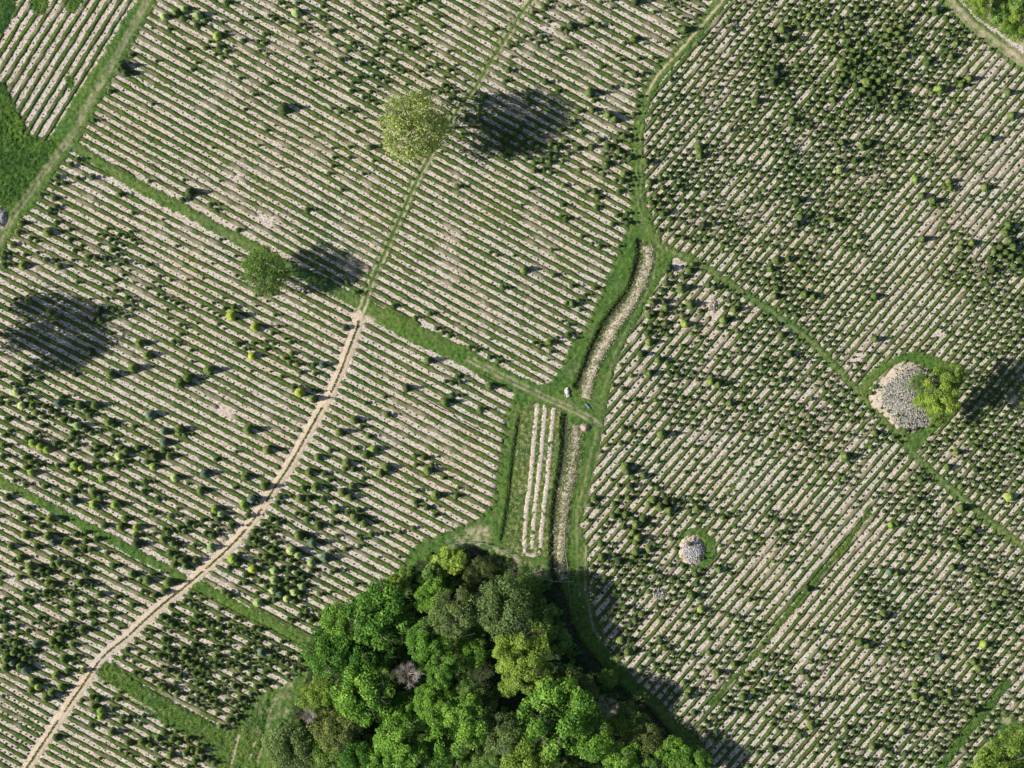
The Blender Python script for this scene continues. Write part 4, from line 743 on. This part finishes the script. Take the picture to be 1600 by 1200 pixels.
WT = [ # x, y, r, kind, colour, height, label
 (590,960,46,'round','deep',17,'big round deep green tree at the upper left corner of the wood'),
 (527,975,29,'round','bright',14,'bright green tree on the wood edge left of the big round one'),
 (512,1015,38,'fine','deep',15,'dense dark green tree on the left edge of the wood'),
 (568,1085,42,'round','bright',16,'large mid green tree with pale tips in the left part of the wood'),
 (495,1090,27,'fine','yellow',12,'yellowish tree on the left wood edge below the dense dark one'),
 (523,1138,34,'fine','olive',13,'brownish olive tree low on the left side of the wood'),
 (452,1168,36,'fine','grey',11,'pale grey green tree at the bottom left end of the wood'),
 (707,957,33,'sparse','grey',18,'soft grey green tree with fine leaves near the top of the wood'),
 (788,950,42,'fine','grey',19,'large dull grey green tree on the upper right side of the wood'),
 (812,1012,34,'lobed','yellow',17,'yellow green lobed tree right of the dark gap in the wood'),
 (677,933,25,'round','bright',15,'bright green tree between the top bushes and the grey green tree'),
 (668,1000,29,'lobed','bright',17,'bright yellow green lobed tree in the middle of the wood'),
 (690,1047,23,'lobed','bright',16,'small bright lobed tree right of the pale leafless tree'),
 (677,1093,27,'lobed','bright',16,'bright green tree below the pale leafless tree'),
 (620,912,20,'shrub','yellow',7,'yellow green bush on the upper left edge of the wood'),
 (703,877,27,'shrub','yellow',6,'lime green thicket at the top tip of the wood'),
 (670,900,20,'shrub','mid',7,'mid green bush between two lime bushes on the wood top'),
 (630,1153,36,'lobed','bright',17,'bright lobed tree at the bottom of the wood left of centre'),
 (717,1133,40,'lobed','bright',18,'large light green lobed tree at the bottom centre of the wood'),
 (733,1080,19,'lobed','mid',13,'small green tree on the left rim of the dark gap'),
 (762,1095,17,'shrub','olive',8,'dull olive bush inside the dark gap of the wood'),
 (783,1147,32,'sparse','grey',16,'thin grey green tree below the dark gap of the wood'),
 (683,1180,26,'fine','deep',13,'dark green tree at the bottom frame edge below the lobed trees'),
 (555,1185,28,'fine','deep',12,'deep green tree at the bottom frame edge left of centre'),
 (590,1020,24,'fine','deep',11,'shaded deep green tree left of the pale leafless tree'),
 (632,1108,24,'fine','deep',11,'shaded dark tree below the pale leafless tree'),
 (817,1042,34,'lobed','yellow',15,'yellow green lobed tree on the right of the dark gap, lower one'),
 (851,1045,15,'shrub','yellow',9,'small yellow bush between the lobed trees and the bright sprig'),
 (884,1047,13,'shrub','bright',8,'small bright green sprig of a tree near the ditch'),
 (875,1120,50,'lobed','bright',18,'biggest bright yellow green tree on the right side of the wood'),
 (925,1152,31,'fine','bright',15,'bright green tree right of the biggest right hand tree'),
 (827,1184,36,'round','yellow',15,'yellow green tree at the bottom frame edge right of centre'),
 (1053,1180,26,'round','bright',10,'bright green tree at the right end of the wood'),
 (1088,1190,21,'round','bright',9,'small bright tree at the far right tip of the wood'),
 (967,1194,28,'lobed','bright',12,'light green tree at the bottom edge beside the dull thicket'),
 (1013,1200,22,'lobed','mid',10,'green tree at the bottom edge between two brighter trees'),
 (893,1073,28,'sparse','brown',11,'brownish thinly leaved tree above the biggest right hand tree'),
 (1007,1160,30,'sparse','olive',9,'dull olive thin tree on the right side of the wood'),
 (815,912,26,'sparse','mid',9,'thin dull green tree under the fence curve'),
 (845,960,26,'shrub','mid',5,'shaded green thicket beside the ditch'),
 (870,1000,24,'shrub','mid',5,'shaded green thicket beside the ditch bend'),
 (915,1085,22,'shrub','olive',5,'olive thicket between the ditch and the brown tree'),
 (750,900,24,'sparse','brown',6,'brown brushy tree just under the top of the fence curve'),
 (735,874,15,'airy','bud',3,'low grey leafless brush just inside the fence top'),
 (768,884,17,'airy','bud',3,'grey brown leafless brush right of the lime thicket'),
 (800,894,15,'airy','bud',3,'low brown leafless brush beside the right fence curve'),
 (735,1020,24,'round','bright',12,'small round bright tree left of the dark gap of the wood'),
 (560,1040,28,'round','deep',14,'rounded green tree between the dense dark tree and the pale tipped one'),
 (635,985,22,'round','deep',13,'deep green rounded tree right of the big round one'),
 (655,1120,20,'lobed','bright',14,'small bright lobed tree above the bottom centre lobed tree'),
 (600,1190,26,'round','bright',12,'bright round tree at the bottom frame edge left of centre'),
 (505,1180,28,'fine','mid',10,'mid green tree at the bottom edge right of the pale grey green one'),
 (770,1185,24,'lobed','mid',12,'mid green lobed tree at the bottom edge below the thin grey green tree'),
 (740,985,20,'shrub','mid',8,'green bush below the soft grey green tree at the wood top'),
 (950,1060,16,'shrub','mid',5,'small shaded bush by the ditch right of the brown tree'),
 (980,1125,24,'sparse','mid',8,'thin green tree right of the grey leafless tree'),
 (1575,1190,46,'lobed','yellow',14,'bright yellow green tree filling the bottom right corner'),
 (1530,3,19,'lobed','yellow',7,'bright yellow green bush at the top edge right of the dirt road'),
 (1592,42,22,'lobed','yellow',7,'yellow green bush on the right edge above the dirt road'),
 (1565,22,22,'shrub','mid',4,'dull green scrub between the two yellow green bushes'),
 (1595,5,24,'shrub','mid',5,'green scrub in the top right corner'),
]
for (x, y, r, kd, fo, H, lb) in WT:
    sh = kd == 'shrub'
    if 450 < x < 1100 and not sh: r *= 1.13
    broadleaf(x, y, r, kd, fo, lb, H, name='bush' if sh else 'broadleaf_tree', cat='bush' if sh else 'tree', limbs=not sh, flat=.8 if sh else 1.0, group='trees and bushes of the wood' if y > 850 and x < 1200 else None)
broadleaf(637, 1053, 21, 'bare', 'brown', 'pale pinkish leafless tree in the middle of the wood', 17, bark=M['twig'], name='bare_tree')
broadleaf(484, 1118, 13, 'bare', 'brown', 'small grey leafless tree on the left edge of the wood', 13, bark=M['twig'], name='bare_tree')
broadleaf(948, 1103, 19, 'bare', 'brown', 'grey leafless tree on the right side of the wood', 13, bark=M['twig'], name='bare_tree')
for x, y, r, lb in ((1367, 604, 5, 'upper of the three small bushes on the pale rim of the stone heap'), (1361, 614, 4, 'leftmost tiny bush on the pale rim of the stone heap'), (1385, 617, 6, 'largest small bush on the pale rim of the stone heap')):
    broadleaf(x, y, r, 'shrub', 'mid', lb, 1.5, name='bush', cat='bush', limbs=False)
F['bud'] = foliage('bud_twigs', (.12, .10, .085), (.27, .235, .21), (.48, .42, .39))
for x, y, r, H in ((637, 1053, 19, 17), (484, 1118, 12, 13), (948, 1103, 17, 13)):
    for q in list(bpy.data.objects):
        if q.name.startswith('bare_tree') and abs(q.location.x-(x-800)*S) < 1.5 and abs(q.location.y-(600-y)*S) < 1.8:
            c = obj('buds', CR['airy'][0], parent=q, loc=(0, 0, H-r*S*.72), mat=F['bud']); c.scale = (r*S*.95,)*3
# understory thicket of the wood: uncountable, one object
def thicket():
    pts = []
    while len(pts) < 620:
        x, y = rng.uniform(430, 1090), rng.uniform(860, 1230)
        if inpoly(np.array([x]), np.array([y]), WOOD)[0] and dpl(np.array([x]), np.array([y]), D2)[0][0] > 11 and not (740 < x < 800 and 1030 < y < 1110 and rng.random() < .7): pts.append((x, y))
    tv, tf, tt = crown_arrays(77, 7, 70, .12, .6, .6, (.3, .5), .1)
    n = len(pts); P = W(np.array(pts)); a = rng.random(n)*6.28; R = .8+1.1*rng.random(n)
    V = np.zeros((n, len(tv), 3)); V[..., 0] = (np.cos(a)*R)[:, None]*tv[:, 0]-(np.sin(a)*R)[:, None]*tv[:, 1]+P[:, :1]; V[..., 1] = (np.sin(a)*R)[:, None]*tv[:, 0]+(np.cos(a)*R)[:, None]*tv[:, 1]+P[:, 1:]
    V[..., 2] = tv[:, 2]*R[:, None]+.3*R[:, None]
    f = (tf[None]+np.arange(n)[:, None, None]*len(tv)).reshape(-1, 4)
    obj('undergrowth', mk('undergrowth', V.reshape(-1, 3), [f], F['mid'], {'tint': np.tile(tt, n)*.8}), kind='stuff', label='dark green undergrowth covering the floor of the wood')
thicket()

# ------------------------------------------------------------------ stone heaps
def ico():
    ph = (1+5**.5)/2; v = np.array([(-1, ph, 0), (1, ph, 0), (-1, -ph, 0), (1, -ph, 0), (0, -1, ph), (0, 1, ph), (0, -1, -ph), (0, 1, -ph), (ph, 0, -1), (ph, 0, 1), (-ph, 0, -1), (-ph, 0, 1)])/1.9
    f = np.array([(0, 11, 5), (0, 5, 1), (0, 1, 7), (0, 7, 10), (0, 10, 11), (1, 5, 9), (5, 11, 4), (11, 10, 2), (10, 7, 6), (7, 1, 8), (3, 9, 4), (3, 4, 2), (3, 2, 6), (3, 6, 8), (3, 8, 9), (4, 9, 5), (2, 4, 11), (6, 2, 10), (8, 6, 7), (9, 8, 1)])
    return v, f
IV, IF = ico()
def stones(pts, size, mat, name, parent=None):
    n = len(pts); V = np.zeros((n, 12, 3)); s = size*(.5+1.0*rng.random(n)**1.5)
    for i in range(n):
        v = IV*(.7+.6*rng.random((12, 1)))*np.array([1, .6+.6*rng.random(), .5+.5*rng.random()])
        a = rng.random()*6.28; c_, s_ = math.cos(a), math.sin(a); v = v@np.array([[c_, s_, 0], [-s_, c_, 0], [0, 0, 1]])
        V[i] = v*s[i]+pts[i]
    f = (IF[None]+np.arange(n)[:, None, None]*12).reshape(-1, 3)
    return mk(name, V.reshape(-1, 3), [f], mat, {'tint': np.repeat(np.clip(rng.normal(.5, .28, n), 0, 1), 12)})
def heap(poly, c, rr, n, h, label, mat, size=.22, nbig=40, core=.82, off=(0, 0)):
    c = np.array(c, float); o = empty('stone_heap', (*W(c), 0), label, 'stone heap')
    base = W(c); pl = np.array(poly, float)
    # earth body: a low dome filling the outline
    rings = 14; K = 72; ang = np.linspace(0, 6.2832, K, endpoint=False)
    pl = smooth_line(np.vstack([pl, pl[:1]]), 2)[:-1] if len(pl) < 20 else pl; d = pl-c; pa = np.arctan2(d[:, 1], d[:, 0]); pr = np.hypot(d[:, 0], d[:, 1]); s = np.argsort(pa); pa, pr = pa[s], pr[s]
    R = np.interp(ang, np.concatenate([pa-6.2832, pa, pa+6.2832]), np.tile(pr, 3)); R = R*(1+.03*rng.normal(size=K))
    def hz(f): return h*np.clip(1-f**2.2, 0, 1)
    V = [[0, 0, h]]
    for i in range(1, rings+1):
        f = i/rings
        for k in range(K): V.append([math.cos(ang[k])*R[k]*f*S, -math.sin(ang[k])*R[k]*f*S, hz(f)+.03+rng.normal(0, .03)*(f < 1)])
    Fc = [(0, 1+(k+1) % K, 1+k) for k in range(K)]; Q = [(1+(i-1)*K+k, 1+(i-1)*K+(k+1) % K, 1+i*K+(k+1) % K, 1+i*K+k) for i in range(1, rings) for k in range(K)]
    obj('earth', mk('heap_earth', np.array(V), [np.array(Fc), np.array(Q)], M['heap']), parent=o)
    P = []
    while len(P) < n+nbig:
        k = rng.random()*6.2832; f = rng.random()**.5
        Rk = np.interp(k, np.append(ang, 6.2832), np.append(R, R[0])); x, y = math.cos(k)*Rk*f, math.sin(k)*Rk*f
        g_ = math.hypot(x-off[0], y-off[1])/(Rk*core)
        if g_ > 1+rng.normal(0, .10): continue
        P.append((x*S, -y*S, hz(f)+.06+.12*rng.random()))
    P = np.array(P)
    obj('stones', stones(P[:n], size, mat, 'stones'), parent=o, kind='stuff')
    bm = [stones(np.zeros((1, 3)), size*1.9, mat, 'stone') for _ in range(5)]
    for q in P[n:]:
        st = obj('stone', bm[rng.integers(0, 5)], parent=o, loc=tuple(q)); st.rotation_euler = (0, 0, rng.random()*6.28)
    return o
heap(HEAP1, (1414, 621), 0, 5200, 1.6, 'big heap of grey field stones on pale earth inside the grass ring', M['stone'], .15, 60, .80, (9, 4))
heap([(1081+21*math.cos(a), 860+25*math.sin(a)) for a in np.linspace(0, 6.28, 24, endpoint=False)], (1081, 860), 0, 1100, 1.3, 'small oval heap of pale stones with a sandy rim in the lower right field', M['pale_stone'], .145, 30, .69, (1, 0))
heap([(-3+15*math.cos(a), 340+20*math.sin(a)) for a in np.linspace(0, 6.28, 24, endpoint=False)], (-3, 340), 0, 260, .9, 'stone heap cut by the left edge beside the grass lane', M['pale_stone'], .22, 16, .66)
heap([(1114+7*math.cos(a), 478+13*math.sin(a)*1.0) for a in np.linspace(0, 6.28, 20, endpoint=False)], (1114, 478), 0, 130, .35, 'low grey rubble patch in the rows below the diagonal lane', M['stone'], .13, 6, .8)
heap([(1030+12*math.cos(a), 928+10*math.sin(a)) for a in np.linspace(0, 6.28, 20, endpoint=False)], (1030, 928), 0, 190, .4, 'low grey rubble patch in the shade left of the small stone heap', M['stone'], .14, 6, .85)
# earth mound with brown top beside the lane end
v_, f_, t_ = crown_arrays(9, 6, 10)
def mound(x, y, r, h, mat, label):
    K, n = 26, 6; V = [[0, 0, h]]
    for i in range(1, n+1):
        for k in range(K):
            a = 6.2832*k/K; rr = r*S*i/n*(1+.08*math.sin(a*3)+.04*rng.normal()); V.append([math.cos(a)*rr, math.sin(a)*rr*.85, h*(1-(i/n)**1.8)+.02+rng.normal(0, .04)*(i < n)])
    Fc = [(0, 1+k, 1+(k+1) % K) for k in range(K)]; Q = [(1+(i-1)*K+k, 1+i*K+k, 1+i*K+(k+1) % K, 1+(i-1)*K+(k+1) % K) for i in range(1, n) for k in range(K)]
    p = W((x, y)); return obj('earth_mound', mk('earth_mound', np.array(V), [np.array(Fc), np.array(Q)], mat), loc=(p[0], p[1], .1), label=label, cat='earth mound')
m, t, b, o = newmat('clay'); c = ramp(t, noise(t, 2, 4, .7, 2), [(.3, (.28, .19, .15)), (.7, (.50, .38, .31))]); t.links.new(c, b.inputs[0]); M['clay'] = m
mound(914, 668, 8, 1.3, M['clay'], 'small brown clay mound at the bend of the grass lane')
rk = [((886, 612), .62), ((888, 618), .5), ((883, 617), .4), ((886, 607), .3)]
rl = ['largest white rock in the cluster above the lane', 'white rock at the lower right of the cluster above the lane', 'left white rock of the cluster above the lane', 'smallest white rock, topmost of the cluster above the lane']
for (q, s), lb in zip(rk, rl):
    p = W(q); obj('rock', stones(np.zeros((1, 3)), s, M['pale_stone'], 'rock'), loc=(p[0], p[1], .35), label=lb, cat='rock', group='white rocks by the lane')
pv, pf = tube([(-.5, .6, 0), (.5, -.6, 0)], [.34, .34], 12); pi_, pj = tube([(.5, -.6, 0), (-.5, .6, 0)], [.29, .29], 12)
p = W((918, 634)); obj('culvert_pipe', mk('culvert_pipe', np.concatenate([pv, pi_]), [np.concatenate([pf, pj+len(pv)])], M['pipe']), loc=(p[0], p[1], .25), label='short blue grey culvert pipe end beside the ditch bank', cat='pipe')

# ------------------------------------------------------------------ wire fence round the top of the wood, hoses
def fence(line, label, step=18, rails=(.35, .8, 1.25), rr=.035):
    p = smooth_line(line, 3); o = empty('wire_fence', (*W(p[0]), 0), label, 'fence'); b0 = W(p[0])
    wl = W(p)-b0; last = -1e9; pm = None; dist = 0
    pv, pf = tube([(0, 0, -.3), (0, 0, 1.45)], [.07, .06], 6); pm = mk('post', pv, [pf], M['twig'])
    for i in range(len(p)):
        if i: dist += np.hypot(*(p[i]-p[i-1]))
        if dist-last >= step or i == 0: last = dist; obj('post', pm, parent=o, loc=(wl[i][0], wl[i][1], 0))
    for zz in rails:
        v, f = tube([(a[0], a[1], zz+.03*math.sin(i*.7)) for i, a in enumerate(wl)], [rr if zz > 1 else rr*.5]*len(wl), 4); obj('wire', mk('wire', v, [f], M['wire']), parent=o)
fence([(690, 861), (713, 849), (750, 848), (777, 857), (800, 867), (833, 897), (867, 908), (897, 908)], 'pale wire fence curving round the top of the wood', rr=.05)
fence([(896, 742), (893, 760), (884, 805), (882, 850), (886, 880), (888, 905), (892, 950)], 'thin pale wire fence running down the dry bank beside the straight ditch', rr=.032)
hz_ = smooth_line([(664, 624), (690, 639), (706, 645), (716, 656), (727, 660), (742, 668), (750, 672)], 2)
v, f = tube([(*W(q), .09) for q in hz_], [.07]*len(hz_), 5)
obj('black_hose', mk('black_hose', v, [f], M['hose']), label='thin black hose snaking along a soil strip in the central block', cat='hose')
hz_ = smooth_line([(716, 949), (724, 987), (742, 985)], 2)
ln = [((720, 990), (742, 985)), ]
for a, c_ in ln:
    pa, pc = W(a), W(c_); v, f = tube([(pa[0], pa[1], 11), (pc[0], pc[1], 11.6)], [.14, .06], 6)
    base, bf2 = tube([(pa[0]-2, pa[1]+.4, 0), (pa[0], pa[1], 11)], [.3, .14], 6)
    obj('dead_trunk', mk('dead_trunk', np.concatenate([v, base]), [np.concatenate([f, bf2+len(v)])], M['twig']), label='pale bare dead trunk lying across the dark gap below the grey green tree', cat='dead tree')
print('tris', sum(len(mm.loop_triangles) if mm.loop_triangles else sum(max(0, p.loop_total-2) for p in mm.polygons) if len(mm.polygons) < 3000 else len(mm.polygons)*2 for mm in bpy.data.meshes))
